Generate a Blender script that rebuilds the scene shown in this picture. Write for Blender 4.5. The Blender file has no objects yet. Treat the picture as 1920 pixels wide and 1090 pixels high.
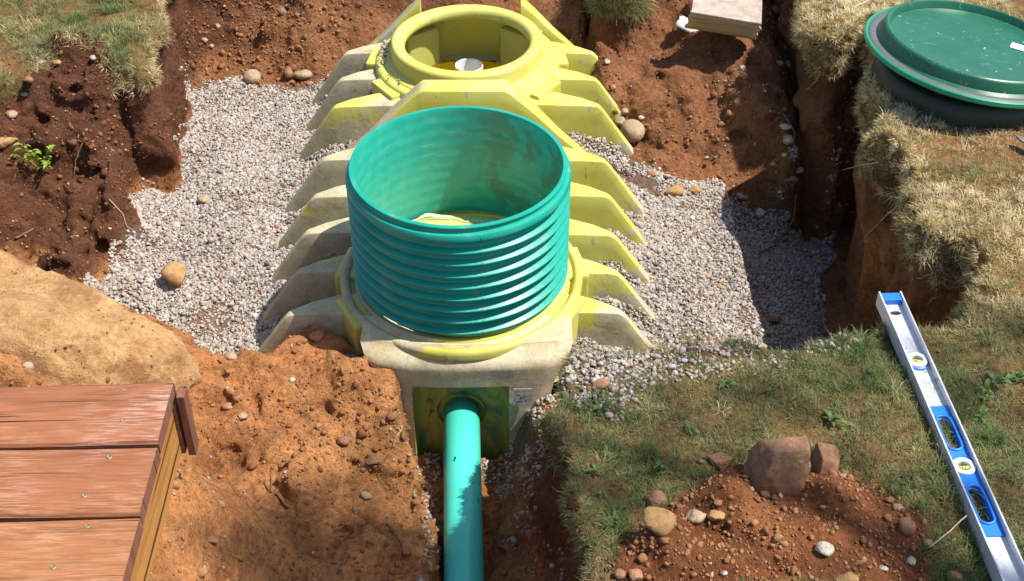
import bpy, bmesh, math, random
import numpy as np
from mathutils import Vector, Matrix, noise, Euler
from mathutils.bvhtree import BVHTree

SC = bpy.context.scene
COL = SC.collection
R = math.radians
rnd = random.Random(11)
rg = np.random.default_rng(5)

# ------------------------------------------------------------------ camera
CAM_H = 2.1
PITCH = R(38.3)
cd = bpy.data.cameras.new('camera')
cd.sensor_width = 36.0
cd.lens = 36.0 * 2350 / 1920
cd.clip_start = 0.05
cd.clip_end = 400
cam = bpy.data.objects.new('camera', cd)
cam.location = (0, 0, CAM_H)
cam.rotation_euler = (math.pi / 2 - PITCH, 0, 0)
COL.objects.link(cam)
SC.camera = cam

# ------------------------------------------------------------------ world, sun
SUN_EL = R(60.5)
SUN_AZ = R(-4)            # direction the sun stands in, from +X towards +Y
w = bpy.data.worlds.new('World')
SC.world = w
w.use_nodes = True
nt = w.node_tree
nt.nodes.clear()
sk = nt.nodes.new('ShaderNodeTexSky')
sk.sky_type = 'NISHITA'
sk.sun_disc = False
sk.sun_elevation = SUN_EL
sk.sun_rotation = math.pi / 2 - SUN_AZ
sk.altitude = 100
sk.air_density = 1.0
sk.dust_density = 1.6
bg = nt.nodes.new('ShaderNodeBackground')
bg.inputs['Strength'].default_value = 0.11
wo = nt.nodes.new('ShaderNodeOutputWorld')
nt.links.new(sk.outputs[0], bg.inputs[0])
nt.links.new(bg.outputs[0], wo.inputs[0])
sd_ = bpy.data.lights.new('sun', 'SUN')
sd_.energy = 4.6
sd_.angle = R(0.53)
sd_.color = (1.0, 0.95, 0.87)
sun = bpy.data.objects.new('sun', sd_)
sun_dir = Vector((math.cos(SUN_EL) * math.cos(SUN_AZ), math.cos(SUN_EL) * math.sin(SUN_AZ), math.sin(SUN_EL)))
sun.rotation_euler = sun_dir.to_track_quat('Z', 'Y').to_euler()
sun.location = (6, 2, 8)
COL.objects.link(sun)
SC.view_settings.view_transform = 'Standard'
SC.view_settings.look = 'None'
SC.view_settings.exposure = 0.68
SC.view_settings.gamma = 1
SC.view_settings.use_curve_mapping = False
SC.cycles.max_bounces = 8
SC.cycles.diffuse_bounces = 4

# ------------------------------------------------------------------ helpers
CP, SP, F = math.cos(PITCH), math.sin(PITCH), 2350.0
def gp(px, py, z=0.0):
    """place in the garden: the point at height z seen in the direction (px,py) of the survey photo"""
    v = (py - 545) / F
    d = (CAM_H - z) / (SP + v * CP)
    return ((px - 960) / F * d, d * (CP - v * SP))
def ray(px, py):
    v = (py - 545) / F
    return Vector(((px - 960) / F, CP - v * SP, -(SP + v * CP))).normalized()
def smooth(a, b, x):
    t = np.clip((x - a) / (b - a), 0, 1)
    return t * t * (3 - 2 * t)
def srgb(r, g, b):
    f = lambda c: (c / 255 / 12.92) if c <= 10 else ((c / 255 + .055) / 1.055) ** 2.4
    return np.array([f(r), f(g), f(b)])

def meta(o, label=None, cat=None, group=None, kind=None):
    if label: o['label'] = label
    if cat: o['category'] = cat
    if group: o['group'] = group
    if kind: o['kind'] = kind
    return o
def link(o, parent=None):
    COL.objects.link(o)
    if parent is not None: o.parent = parent
    return o
def empty(name, loc=(0, 0, 0), rz=0):
    o = bpy.data.objects.new(name, None)
    o.location = loc
    o.rotation_euler = (0, 0, rz)
    o.empty_display_size = .05
    return link(o)
def mk(name, verts, faces, mat, parent=None, smooth_=True, loc=None, rot=None):
    me = bpy.data.meshes.new(name)
    me.from_pydata([tuple(v) for v in verts], [], [tuple(f) for f in faces])
    me.materials.append(mat)
    if smooth_: me.polygons.foreach_set('use_smooth', [True] * len(me.polygons))
    me.update()
    o = bpy.data.objects.new(name, me)
    if loc is not None: o.location = loc
    if rot is not None: o.rotation_euler = rot
    return link(o, parent)
def mkbm(name, bm, mat, parent=None, smooth_=False, loc=None, rot=None):
    me = bpy.data.meshes.new(name)
    bm.normal_update()
    bm.to_mesh(me); bm.free()
    me.materials.append(mat)
    if smooth_: me.polygons.foreach_set('use_smooth', [True] * len(me.polygons))
    o = bpy.data.objects.new(name, me)
    if loc is not None: o.location = loc
    if rot is not None: o.rotation_euler = rot
    return link(o, parent)
def autosmooth(o, ang=35):
    me = o.data
    me.polygons.foreach_set('use_smooth', [True] * len(me.polygons))
    try: me.set_sharp_from_angle(angle=R(ang))
    except Exception: pass
def box_bm(lo, hi, bev=0.0, seg=2):
    bm = bmesh.new()
    bmesh.ops.create_cube(bm, size=1)
    for v in bm.verts:
        v.co = Vector([lo[i] + (v.co[i] + .5) * (hi[i] - lo[i]) for i in range(3)])
    if bev: bmesh.ops.bevel(bm, geom=bm.edges[:], offset=bev, segments=seg, profile=.6, affect='EDGES')
    return bm
def lathe(profile, n=96, center=(0, 0), a0=0, a1=2 * math.pi, closed=True):
    vs, fs = [], []
    m = len(profile)
    k = n if closed else n + 1
    for i in range(k):
        a = a0 + (a1 - a0) * i / n
        c, s = math.cos(a), math.sin(a)
        for r, z in profile: vs.append((center[0] + r * c, center[1] + r * s, z))
    for i in range(n):
        j = (i + 1) % k
        for q in range(m - 1):
            fs.append((i * m + q, j * m + q, j * m + q + 1, i * m + q + 1))
    return vs, fs
def tube(pts, radii, n=8):
    vs, fs = [], []
    up = Vector((0.13, .2, 1)).normalized()
    P = [Vector(p) for p in pts]
    for i, p in enumerate(P):
        t = (P[min(i + 1, len(P) - 1)] - P[max(i - 1, 0)]).normalized()
        u = t.cross(up)
        if u.length < 1e-3: u = t.cross(Vector((1, 0, 0)))
        u.normalize(); v = t.cross(u)
        r = radii[i] if hasattr(radii, '__len__') else radii
        for k in range(n):
            a = 2 * math.pi * k / n
            vs.append(p + (u * math.cos(a) + v * math.sin(a)) * r)
    for i in range(len(P) - 1):
        for k in range(n):
            fs.append((i * n + k, i * n + (k + 1) % n, (i + 1) * n + (k + 1) % n, (i + 1) * n + k))
    fs.append(tuple(range(n))[::-1]); fs.append(tuple((len(P) - 1) * n + k for k in range(n)))
    return vs, fs

# ------------------------------------------------------------------ materials
class N:
    def __init__(s, name):
        s.m = bpy.data.materials.new(name); s.m.use_nodes = True
        s.t = s.m.node_tree; s.t.nodes.clear()
        s.out = s.t.nodes.new('ShaderNodeOutputMaterial')
        s.b = s.t.nodes.new('ShaderNodeBsdfPrincipled')
        s.t.links.new(s.b.outputs[0], s.out.inputs['Surface'])
        s.co = s.t.nodes.new('ShaderNodeTexCoord').outputs['Object']
    def n(s, typ, **kw):
        x = s.t.nodes.new(typ)
        for k, v in kw.items(): setattr(x, k, v)
        return x
    def l(s, a, b): s.t.links.new(a, b)
    def noise(s, scale, detail=4, rough=.6, vec=None, dist=0.0):
        x = s.n('ShaderNodeTexNoise'); x.inputs['Scale'].default_value = scale
        x.inputs['Detail'].default_value = detail; x.inputs['Roughness'].default_value = rough
        x.inputs['Distortion'].default_value = dist
        s.l(vec or s.co, x.inputs['Vector']); return x.outputs['Fac']
    def mapping(s, scale, rot=(0, 0, 0), vec=None):
        x = s.n('ShaderNodeMapping'); x.inputs['Scale'].default_value = scale; x.inputs['Rotation'].default_value = rot
        s.l(vec or s.co, x.inputs['Vector']); return x.outputs[0]
    def ramp(s, fac, stops):
        x = s.n('ShaderNodeValToRGB'); e = x.color_ramp.elements
        e[0].position = stops[0][0]; e[1].position = stops[-1][0]
        for p, c in stops[1:-1]: e.new(p)
        for i, (p, c) in enumerate(stops):
            c = c if hasattr(c, '__len__') else (c, c, c)
            e[i].position = p; e[i].color = (*c[:3], 1)
        s.l(fac, x.inputs[0]); return x.outputs[0]
    def mix(s, fac, a, b, mode='MIX'):
        x = s.n('ShaderNodeMix', data_type='RGBA', blend_type=mode)
        for sock, val in ((x.inputs[0], fac), (x.inputs[6], a), (x.inputs[7], b)):
            if isinstance(val, (int, float)): sock.default_value = val if sock == x.inputs[0] else (val, val, val, 1)
            elif hasattr(val, '__len__'): sock.default_value = (*val[:3], 1)
            else: s.l(val, sock)
        return x.outputs[2]
    def math(s, op, a, b=0.0, clamp=False):
        x = s.n('ShaderNodeMath', operation=op); x.use_clamp = clamp
        for i, val in enumerate((a, b)):
            if isinstance(val, (int, float)): x.inputs[i].default_value = val
            else: s.l(val, x.inputs[i])
        return x.outputs[0]
    def sep(s, vec=None):
        x = s.n('ShaderNodeSeparateXYZ'); s.l(vec or s.co, x.inputs[0]); return x.outputs
    def range(s, v, a, b):
        x = s.n('ShaderNodeMapRange'); x.interpolation_type = 'SMOOTHSTEP'
        x.inputs[1].default_value = a; x.inputs[2].default_value = b
        s.l(v, x.inputs[0]); return x.outputs[0]
    def bump(s, h, strength=.5, dist=.01, normal=None):
        x = s.n('ShaderNodeBump'); x.inputs['Strength'].default_value = strength; x.inputs['Distance'].default_value = dist
        s.l(h, x.inputs['Height'])
        if normal is not None: s.l(normal, x.inputs['Normal'])
        return x.outputs[0]
    def fin(s, color=None, rough=.6, normal=None, spec=None, metal=None):
        for k, v in (('Base Color', color), ('Roughness', rough), ('Normal', normal), ('Specular IOR Level', spec), ('Metallic', metal)):
            if v is None: continue
            sk_ = s.b.inputs[k]
            if isinstance(v, (int, float)): sk_.default_value = v
            elif hasattr(v, '__len__'): sk_.default_value = (*v[:3], 1)
            else: s.l(v, sk_)
        return s.m

def attr(s, name, typ='GEOMETRY'):
    x = s.n('ShaderNodeAttribute'); x.attribute_name = name; x.attribute_type = typ; return x

# soil and lawn floor: colour from the vertex colour of the ground's own soil layers, broken up by noise
def m_ground():
    s = N('soil')
    a = attr(s, 'soil').outputs['Color']
    n1 = s.noise(9, 6, .65); n2 = s.noise(70, 5, .7); n3 = s.noise(260, 3, .7)
    c = s.mix(1.0, a, s.ramp(n1, [(.3, (.62, .58, .55)), (.5, (1, 1, 1)), (.72, (1.32, 1.24, 1.15))]), 'MULTIPLY')
    c = s.mix(1.0, c, s.ramp(n2, [(.3, (.6, .57, .55)), (.52, (1, 1, 1)), (.72, (1.35, 1.32, 1.3))]), 'MULTIPLY')
    h = s.math('ADD', s.math('MULTIPLY', n1, .6), s.math('ADD', s.math('MULTIPLY', n2, .5), s.math('MULTIPLY', n3, .28)))
    v2 = s.n('ShaderNodeTexVoronoi'); v2.inputs['Scale'].default_value = 38; s.l(s.co, v2.inputs['Vector'])
    h = s.math('SUBTRACT', h, s.math('MULTIPLY', v2.outputs['Distance'], .35))
    return s.fin(c, .95, s.bump(h, 1.0, .03), .1)
M_SOIL = m_ground()

def m_pebble(name, cols, rough=.75):
    s = N(name)
    t = attr(s, 'tint', 'INSTANCER').outputs['Fac']
    c = s.ramp(t, [(i / (len(cols) - 1), c) for i, c in enumerate(cols)])
    n = s.noise(180, 3)
    c = s.mix(1.0, c, s.ramp(n, [(.3, .78), (.7, 1.15)]), 'MULTIPLY')
    return s.fin(c, rough, s.bump(n, .25, .002), .3)
M_GRAVEL = m_pebble('gravel_stone', [(.12, .105, .09), (.23, .20, .175), (.32, .285, .245), (.38, .345, .30), (.44, .405, .36), (.34, .23, .165), (.29, .255, .225), (.56, .525, .47)])
M_CLOD = m_pebble('soil_clod', [(.13, .05, .022), (.20, .085, .035), (.27, .125, .055), (.33, .17, .08), (.42, .30, .20)], .95)

def m_grass():
    s = N('grass_blade')
    t = attr(s, 'tint', 'INSTANCER').outputs['Fac']
    rn = s.n('ShaderNodeObjectInfo').outputs['Random']
    c = s.ramp(t, [(0, (.085, .145, .040)), (.25, (.17, .22, .075)), (.45, (.31, .31, .14)), (.65, (.40, .33, .15)), (.85, (.80, .64, .34)), (1, (.86, .76, .52))])
    c = s.mix(1.0, c, s.ramp(rn, [(0, .75), (1, 1.2)]), 'MULTIPLY')
    s.fin(c, .6, None, .25)
    tr = s.n('ShaderNodeBsdfTranslucent'); s.l(c, tr.inputs[0])
    mx = s.n('ShaderNodeMixShader'); mx.inputs[0].default_value = .35
    s.l(s.b.outputs[0], mx.inputs[1]); s.l(tr.outputs[0], mx.inputs[2]); s.l(mx.outputs[0], s.out.inputs['Surface'])
    return s.m
M_GRASS = m_grass()

def m_leaf(name, c0, c1, trans=.35):
    s = N(name)
    n = s.noise(25, 3)
    c = s.ramp(n, [(.3, c0), (.7, c1)])
    s.fin(c, .5, None, .35)
    tr = s.n('ShaderNodeBsdfTranslucent'); s.l(c, tr.inputs[0])
    mx = s.n('ShaderNodeMixShader'); mx.inputs[0].default_value = trans
    s.l(s.b.outputs[0], mx.inputs[1]); s.l(tr.outputs[0], mx.inputs[2]); s.l(mx.outputs[0], s.out.inputs['Surface'])
    return s.m

def m_tank(name, dust_bias, speck=1.0, mud=False):
    """yellow polyethylene with dried grey slurry: more of it low down and on the side it was splashed from"""
    s = N(name)
    X, Y, Z = s.sep()[0:3]
    n1 = s.noise(5.5, 5, .6, dist=.6); n2 = s.noise(38, 4, .6); n3 = s.noise(14, 6, .7)
    side = s.range(X, -.05, -.50)       # splashed side
    near = s.range(Y, 3.25, 2.7)
    low = s.range(Z, -.245, -.37)
    d = s.math('ADD', s.math('MULTIPLY', side, .62), s.math('MULTIPLY', low, .62))
    d = s.math('ADD', d, s.math('MULTIPLY', near, .38))
    d = s.math('ADD', d, s.math('ADD', s.math('MULTIPLY', n1, 1.3), dust_bias - .65))
    d = s.math('ADD', d, s.math('MULTIPLY', n3, .25))
    dm = s.range(d, .56, .74)
    dm = s.math('MULTIPLY', dm, s.ramp(n2, [(.25, .72), (.6, 1.0)]))
    spots = s.math('MULTIPLY', s.range(s.noise(26, 2, .5, s.mapping((1, 1, .45))), .655, .69), .75 * speck)
    dm = s.math('MAXIMUM', s.math('MULTIPLY', dm, .9), spots)
    yel = s.ramp(n1, [(.3, (.58, .54, .085)), (.7, (.67, .65, .20))])
    gry = s.ramp(n3, [(.3, (.27, .22, .16)), (.5, (.39, .345, .27)), (.75, (.47, .42, .35))])
    if mud: gry = s.mix(s.math('MULTIPLY', s.range(n1, .50, .66), .6), s.mix(1.0, gry, (1.32, 1.30, 1.28), 'MULTIPLY'), (.42, .29, .18))
    gr = s.noise(110, 4, .75)
    gry = s.mix(1.0, gry, s.ramp(gr, [(.32, .72), (.5, 1.0), (.7, 1.18)]), 'MULTIPLY')
    c = s.mix(dm, yel, gry)
    ro = s.math('ADD', s.math('MULTIPLY', dm, .4), .42)
    s.fin(c, ro, s.bump(s.math('ADD', s.math('MULTIPLY', n2, .3), s.math('MULTIPLY', dm, .35)), .5, .005), .4)
    s.b.inputs['Subsurface Weight'].default_value = .0
    tr = s.n('ShaderNodeBsdfTranslucent'); s.l(yel, tr.inputs[0])
    mx = s.n('ShaderNodeMixShader'); s.l(s.math('MULTIPLY', s.math('SUBTRACT', 1.0, dm), .16), mx.inputs[0])
    s.l(s.b.outputs[0], mx.inputs[1]); s.l(tr.outputs[0], mx.inputs[2]); s.l(mx.outputs[0], s.out.inputs['Surface'])
    return s.m
M_TANK = m_tank('yellow_plastic', .25)
M_COLLAR = m_tank('yellow_plastic_collar', -.40, .6)
M_RIBS = [m_tank('yellow_plastic_rib', -.16, 1.0), m_tank('yellow_plastic_rib_splashed', .04, 1.0), m_tank('yellow_plastic_rib_dusty', .26, 1.0)]
M_FLANGE = m_tank('yellow_plastic_flange', -.06, .6)
M_WALL = m_tank('yellow_plastic_muddy', .36, 0, True)
def m_recess():
    s = N('stained_yellow_plastic')
    n1 = s.noise(9, 5, .65, s.mapping((1, 1, .4)), .8); n2 = s.noise(30, 5, .7, s.mapping((1, 1, .5)), .5)
    c = s.ramp(n1, [(.3, (.50, .47, .08)), (.46, (.38, .38, .08)), (.56, (.12, .24, .10)), (.64, (.13, .23, .08)), (.78, (.46, .43, .08))])
    c = s.mix(s.math('MULTIPLY', s.range(n2, .58, .66), .8), c, (.03, .04, .02))
    return s.fin(c, .5, s.bump(n2, .2, .003), .4)
M_RECESS = m_recess()
def m_inner():
    s = N('yellow_plastic_inside')
    n = s.noise(6, 3, .5)
    c = s.ramp(n, [(.3, (.74, .60, .03)), (.7, (.80, .70, .05))])
    return s.fin(c, .35, s.bump(s.noise(20, 2), .1, .004), .5)
M_INNER = m_inner()

def m_green(name, c0, c1, dirt=.0, rough=.35, dirt_x=None):
    s = N(name)
    n1 = s.noise(8, 5, .6, dist=.5); n2 = s.noise(60, 4, .65)
    c = s.ramp(n1, [(.3, c0), (.7, c1)])
    if dirt:
        m = s.range(n1, .58, .68); m = s.math('MULTIPLY', m, dirt)
        c = s.mix(m, c, (.30, .24, .17))
    fine = s.range(s.noise(120, 2, .5), .70, .74)
    c = s.mix(s.math('MULTIPLY', fine, .5), c, (.35, .32, .26))
    s.fin(c, s.ramp(n2, [(.3, rough), (.7, rough + .15)]), s.bump(n2, .12, .002), .5)
    return s.m
M_RISER = m_green('teal_plastic', (.004, .27, .20), (.012, .33, .245), .22, .27)
M_PIPE_SP = None
def m_riser_in():
    s = N('teal_plastic_inside')
    X, Y, Z = s.sep()[0:3]
    n1 = s.noise(7, 6, .65, dist=.8); n2 = s.noise(30, 4, .6)
    c = s.ramp(n2, [(.3, (.015, .37, .28)), (.7, (.045, .43, .33))])
    mud = s.math('MULTIPLY', s.range(n1, .46, .52), s.math('MULTIPLY', s.range(X, .02, .10), s.range(Z, -.06, .06)))
    c = s.mix(s.math('MULTIPLY', mud, .5), c, (.12, .12, .055))
    scuff = s.range(s.noise(9, 5, .7, s.mapping((1, 1, 6))), .58, .68)
    c = s.mix(s.math('MULTIPLY', scuff, .18), c, (.5, .6, .5))
    rings = s.n('ShaderNodeTexWave'); rings.wave_type = 'BANDS'; rings.bands_direction = 'Z'
    rings.inputs['Scale'].default_value = 8.2; rings.inputs['Distortion'].default_value = 1.0
    s.l(s.co, rings.inputs['Vector'])
    return s.fin(c, .38, s.bump(rings.outputs['Fac'], .12, .005), .5)
M_RISER_IN = m_riser_in()
def m_pipe():
    s = N('turquoise_pipe_plastic')
    n1 = s.noise(3, 3)
    c = s.ramp(n1, [(.3, (.065, .60, .47)), (.7, (.085, .66, .53))])
    sp = s.range(s.noise(34, 3, .6, s.mapping((1.6, 1, 1))), .665, .69)
    X, Y, Z = s.sep()[0:3]
    zone = s.math('MULTIPLY', s.range(Y, 2.56, 2.48), s.range(Y, 2.26, 2.32))
    c = s.mix(s.math('MULTIPLY', sp, zone), c, s.mix(s.range(s.noise(8), .49, .51), (.008, .06, .30), (.10, .028, .012)))
    fine = s.range(s.noise(110, 2, .5), .68, .71)
    c = s.mix(s.math('MULTIPLY', fine, .5), c, (.20, .26, .20))
    return s.fin(c, .28, None, .5)
M_PIPE = m_pipe()

def m_plain(name, col, rough=.5, metal=0, var=.12, sc=20, spec=.5, bmp=.1):
    s = N(name)
    n = s.noise(sc, 5, .65)
    c = s.mix(1.0, tuple(col), s.ramp(n, [(.3, 1 - var), (.7, 1 + var)]), 'MULTIPLY')
    return s.fin(c, rough, s.bump(n, bmp, .003), spec, metal)
M_WHITE = m_plain('white_pvc', (.72, .72, .70), .35)
M_LID = None
def m_lid():
    s = N('dark_green_lid')
    n = s.noise(7, 5, .6); sc = s.noise(26, 6, .75, s.mapping((1, 2.2, 1), (0, 0, .5)), 1.2)
    c = s.ramp(n, [(.3, (.005, .088, .046)), (.7, (.014, .120, .066))])
    c = s.mix(s.math('MULTIPLY', s.range(sc, .58, .72), .45), c, (.25, .48, .36))
    sp = s.range(s.noise(45, 2, .5), .70, .73)
    c = s.mix(s.math('MULTIPLY', sp, .6), c, (.45, .42, .32))
    return s.fin(c, s.ramp(n, [(.3, .28), (.7, .45)]), s.bump(n, .12, .006), .5)
M_LID = m_lid()
M_GASKET = m_plain('grey_gasket', (.10, .105, .11), .5)
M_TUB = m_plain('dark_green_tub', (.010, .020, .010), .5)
M_STICK = m_plain('white_label', (.75, .76, .78), .5, var=.04)
def m_alu():
    s = N('brushed_aluminium')
    n = s.noise(30, 5, .7); g = s.noise(60, 4, .6, s.mapping((1, .08, 1)))
    c = s.ramp(n, [(.3, (.52, .53, .56)), (.7, (.68, .69, .72))])
    c = s.mix(s.math('MULTIPLY', s.range(s.noise(55, 4, .7), .60, .66), .6), c, (.20, .18, .15))
    return s.fin(c, s.ramp(g, [(.3, .38), (.7, .55)]), s.bump(g, .08, .001), .5, .25)
M_ALU = m_alu()
M_BLUE = m_plain('blue_plastic', (.012, .17, .62), .42, var=.10)
M_BEZEL = m_plain('white_bezel', (.74, .74, .78), .4, var=.05)
M_VIAL = m_plain('yellow_vial', (.50, .58, .10), .12, var=.05)
M_BLACK = m_plain('black_mark', (.02, .02, .02), .6)
M_SCREW = m_plain('screw_steel', (.24, .20, .12), .5, metal=.5)

def m_wood(name, stain, bare, worn=.5, axis=0, wh=.0):
    s = N(name)
    sc = [7, 7, 7]; sc[axis] = .55
    v = s.mapping(tuple(sc))
    g = s.noise(5, 8, .72, v, .6)
    sc2 = [80, 80, 80]; sc2[axis] = 5.5
    g2 = s.noise(3, 7, .62, s.mapping(tuple(sc2)))
    n = s.noise(4, 5, .6, s.mapping(tuple([1.0 if i == axis else 2.4 for i in range(3)])))
    c = s.ramp(g, [(.3, tuple(x * .55 for x in stain)), (.5, stain), (.7, tuple(x * 1.25 for x in stain))])
    w_ = s.math('MULTIPLY', s.range(g2, .44, .64), s.range(n, .5 - worn * .2, .66))
    c = s.mix(s.math('MULTIPLY', w_, .42), c, bare)
    if wh: c = s.mix(s.math('MULTIPLY', s.math('MULTIPLY', s.range(g2, .48, .56), s.range(s.noise(2.6, 3), .5, .64)), wh), c, (.56, .48, .44))
    crack = s.range(s.noise(2.2, 3, .5, s.mapping(tuple([.35 if i == axis else 26 for i in range(3)]))), .63, .655)
    c = s.mix(s.math('MULTIPLY', crack, .9), c, tuple(x * .12 for x in stain))
    h = s.math('SUBTRACT', s.math('ADD', s.math('MULTIPLY', g2, .5), s.math('MULTIPLY', g, .3)), s.math('MULTIPLY', crack, 1.2))
    return s.fin(c, .88, s.bump(h, .8, .004), .12)
M_BOARD = [m_wood('red_stained_board', (.27, .105, .052), (.52, .34, .22), .5, 0, .35),
           m_wood('worn_red_board', (.26, .10, .048), (.52, .33, .19), .8, 0, .25),
           m_wood('sunbleached_red_board', (.29, .12, .055), (.56, .37, .21), .9, 0, .15)]
M_STRINGER = m_wood('ochre_stringer_wood', (.38, .175, .048), (.50, .29, .11), .3, 1)
M_ENDGRAIN = m_wood('end_grain_wood', (.20, .085, .055), (.30, .16, .11), .3, 2)

# ------------------------------------------------------------------ the dig: height map -> solid -> surface
CX = -0.165                                   # the tank's centre line
X0, X1, Y0, Y1, Z0, Z1 = -2.45, 2.45, 1.15, 5.85, -0.84, 0.24
HS = 0.01
hx = np.arange(X0 - .2, X1 + .2, HS); hy = np.arange(Y0 - .2, Y1 + .2, HS)
GX, GY = np.meshgrid(hx, hy, indexing='ij')

def poly_sd(P, X, Y):
    """signed distance to a closed polygon, positive inside"""
    P = np.array(P, float); d = np.full(X.shape, 1e9); ins = np.zeros(X.shape, bool)
    for i in range(len(P)):
        a, b = P[i - 1], P[i]; e = b - a
        t = np.clip(((X - a[0]) * e[0] + (Y - a[1]) * e[1]) / max(e @ e, 1e-12), 0, 1)
        d = np.minimum(d, np.hypot(X - a[0] - t * e[0], Y - a[1] - t * e[1]))
        if a[1] != b[1]:
            c = (a[1] > Y) != (b[1] > Y)
            ins ^= c & (X < (b[0] - a[0]) * (Y - a[1]) / (b[1] - a[1]) + a[0])
    return np.where(ins, d, -d)
def vnoise2(X, Y, cell, seed):
    r = np.random.default_rng(seed)
    x = (X + 10) / cell; y = (Y + 10) / cell
    n = int(20 / cell) + 3
    L = r.standard_normal((n, n)).astype(np.float32)
    i = np.floor(x).astype(int); j = np.floor(y).astype(int); u = x - i; v = y - j
    u = u * u * (3 - 2 * u); v = v * v * (3 - 2 * v)
    return (L[i, j] * (1 - u) + L[i + 1, j] * u) * (1 - v) + (L[i, j + 1] * (1 - u) + L[i + 1, j + 1] * u) * v
def fbm(X, Y, cell, seed, o=3):
    return sum(vnoise2(X, Y, cell / 2 ** k, seed + k) * .5 ** k for k in range(o))

PIT = [(1.10, 6.2), gp(1505, 0), gp(1512, 95), gp(1560, 120), gp(1625, 85), gp(1645, 150), gp(1608, 200), gp(1632, 300), gp(1702, 352),
       gp(1690, 440), gp(1700, 480), gp(1775, 485), gp(1808, 545), gp(1795, 605), gp(1650, 632), gp(1500, 648), gp(1060, 652), gp(1042, 700),
       gp(1030, 790), gp(1055, 870), gp(1080, 980), gp(1105, 1090), (.17, .8), (-2.8, .8), (-2.8, 3.70), gp(0, 165), gp(60, 125), gp(110, 95),
       gp(205, 95), gp(240, 145), gp(288, 150), gp(304, 60), gp(308, 0), (-1.37, 6.2)]
wx = fbm(GX, GY, .22, 40) * .018; wy = fbm(GX, GY, .22, 50) * .018
PX_, PY_ = GX + wx, GY + wy
sd_pit = poly_sd(PIT, PX_, PY_)
lawn = .02 + fbm(GX, GY, .5, 3, 3) * .012 + .085 * smooth(.9, 1.2, GX) * smooth(2.4, 3.0, GY)
# bottom of the dig
inner = -.445 - .32 * smooth(.50, 1.12, GX) * smooth(4.7, 3.9, GY) + .03 * fbm(GX, GY, .5, 7, 3) * .5
inner += .035 * np.exp(-((GX + .95) / .25) ** 2 - ((GY - 3.5) / .6) ** 2)
hug = np.abs(GX - CX)
inner = np.where((hug < .95) & (GY > 2.6) & (GY < 4.9), np.maximum(inner, -.455 + .030 * smooth(.95, .62, hug) + .050 * smooth(.62, .46, hug) + .028 * smooth(.9, .6, hug) * smooth(3.6, 3.3, GY)), inner)
H = inner.copy()
# broken bank on the left, below the lawn
bank = np.clip(-.03 - (3.80 - GY) * .72, -.40, 0) + .045 * fbm(GX, GY, .3, 12)
wl = smooth(-1.29, -1.37, PX_ + .03 * vnoise2(GX, GY, .25, 77)) * smooth(2.8, 3.0, GY)
H = H * (1 - wl) + np.maximum(bank, H) * wl
# spoil slope behind the tank
yb = 4.60 + .05 * vnoise2(GX, GY, .4, 5)
bk = np.minimum(-.06, -.46 + (PY_ - yb) * .80 + .03 * fbm(GX, GY, .25, 15))
H = np.where(GX < .3, np.maximum(H, bk), H)
# mound of thrown-up soil, right of the tank
mx_ = smooth(.26, .36, PX_) * smooth(1.13, 1.00, PX_ + .12 * smooth(4.1, 3.8, PY_)) * smooth(-.06, .10, PY_ - 3.86 - .25 * smooth(.70, .25, PX_))
mound = -.50 + .30 * smooth(3.78, 4.55, PY_ + .35 * (PX_ - .5)) + .05 * fbm(GX, GY, .22, 21)
mound -= .12 * np.exp(-((GX - .62) / .08) ** 2 - ((GY - 4.60) / .09) ** 2) + .22 * np.exp(-((GX - .38) / .12) ** 2 - ((GY - 4.62) / .11) ** 2)
H = np.where(mx_ > 0, np.maximum(H, H * (1 - mx_) + mound * mx_), H)
# sod block at the back
SOD = [(.37, 4.68), (.47, 4.67), (.53, 4.95), (.56, 6.2), (.30, 6.2), (.34, 4.9)]
sd_sod = poly_sd(SOD, PX_, PY_)
ws = smooth(-.015, .015, sd_sod)
H = H * (1 - ws) + (-.03) * ws
# soil left in front of the tank and the pipe trench through it
SOILL = [(-2.8, 3.05), gp(120, 570, -.4), gp(300, 615, -.4), gp(345, 655, -.4), gp(420, 690, -.4), gp(470, 675, -.4), gp(540, 690, -.4), gp(600, 660, -.38), gp(690, 650, -.35),
         (-.37, 2.74), (-.31, 2.62), (-.30, 2.47), (-.25, 2.40), (-.215, 2.30), (-.21, .8), (-2.8, .8)]
sd_soil = poly_sd(SOILL, GX + wx * .8, GY + wy * .8)
plat = -.22 - .15 * smooth(2.68, 2.34, GY) + .05 * smooth(2.3, 1.9, GY) + .022 * fbm(GX, GY, .30, 31)
plat -= .05 * smooth(-.40, -.24, GX) * smooth(2.60, 2.3, GY)
plat += (.34) * smooth(-.50, -.80, GX) * smooth(2.30, 1.98, GY)
plat += .27 * smooth(-.85, -1.15, GX) * smooth(2.55, 2.30, GY) * smooth(1.9, 2.1, GY)
plat = np.minimum(plat, .06) + .15 * smooth(-.92, -1.15, GX) * np.exp(-((GY - 2.20) / .09) ** 2)
soilw = smooth(-.05, .16, sd_soil)
trench = np.where((GX > -.6) & (GX < .35) & (GY < 2.72), -.585 + .02 * fbm(GX, GY, .2, 61) + .22 * smooth(-.07, .09, GX) * smooth(2.05, 2.3, GY) + .06 * smooth(-.02, .10, GX), -9)
H = np.where(trench > -5, trench, H)
wtr = smooth(-.012, .02, sd_soil)
H = np.where(GY < 2.64, H * (1 - wtr) + plat * wtr, H * (1 - soilw) + np.maximum(plat, H) * soilw)
# hollow taken up by the tank itself
tk = smooth(.41, .39, hug) * np.where(GY < 2.82, smooth(.275, .255, np.abs(GX + .127)), 1) * smooth(2.60, 2.64, GY) * smooth(4.78, 4.74, GY)
H = H * (1 - tk) - .80 * tk
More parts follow.
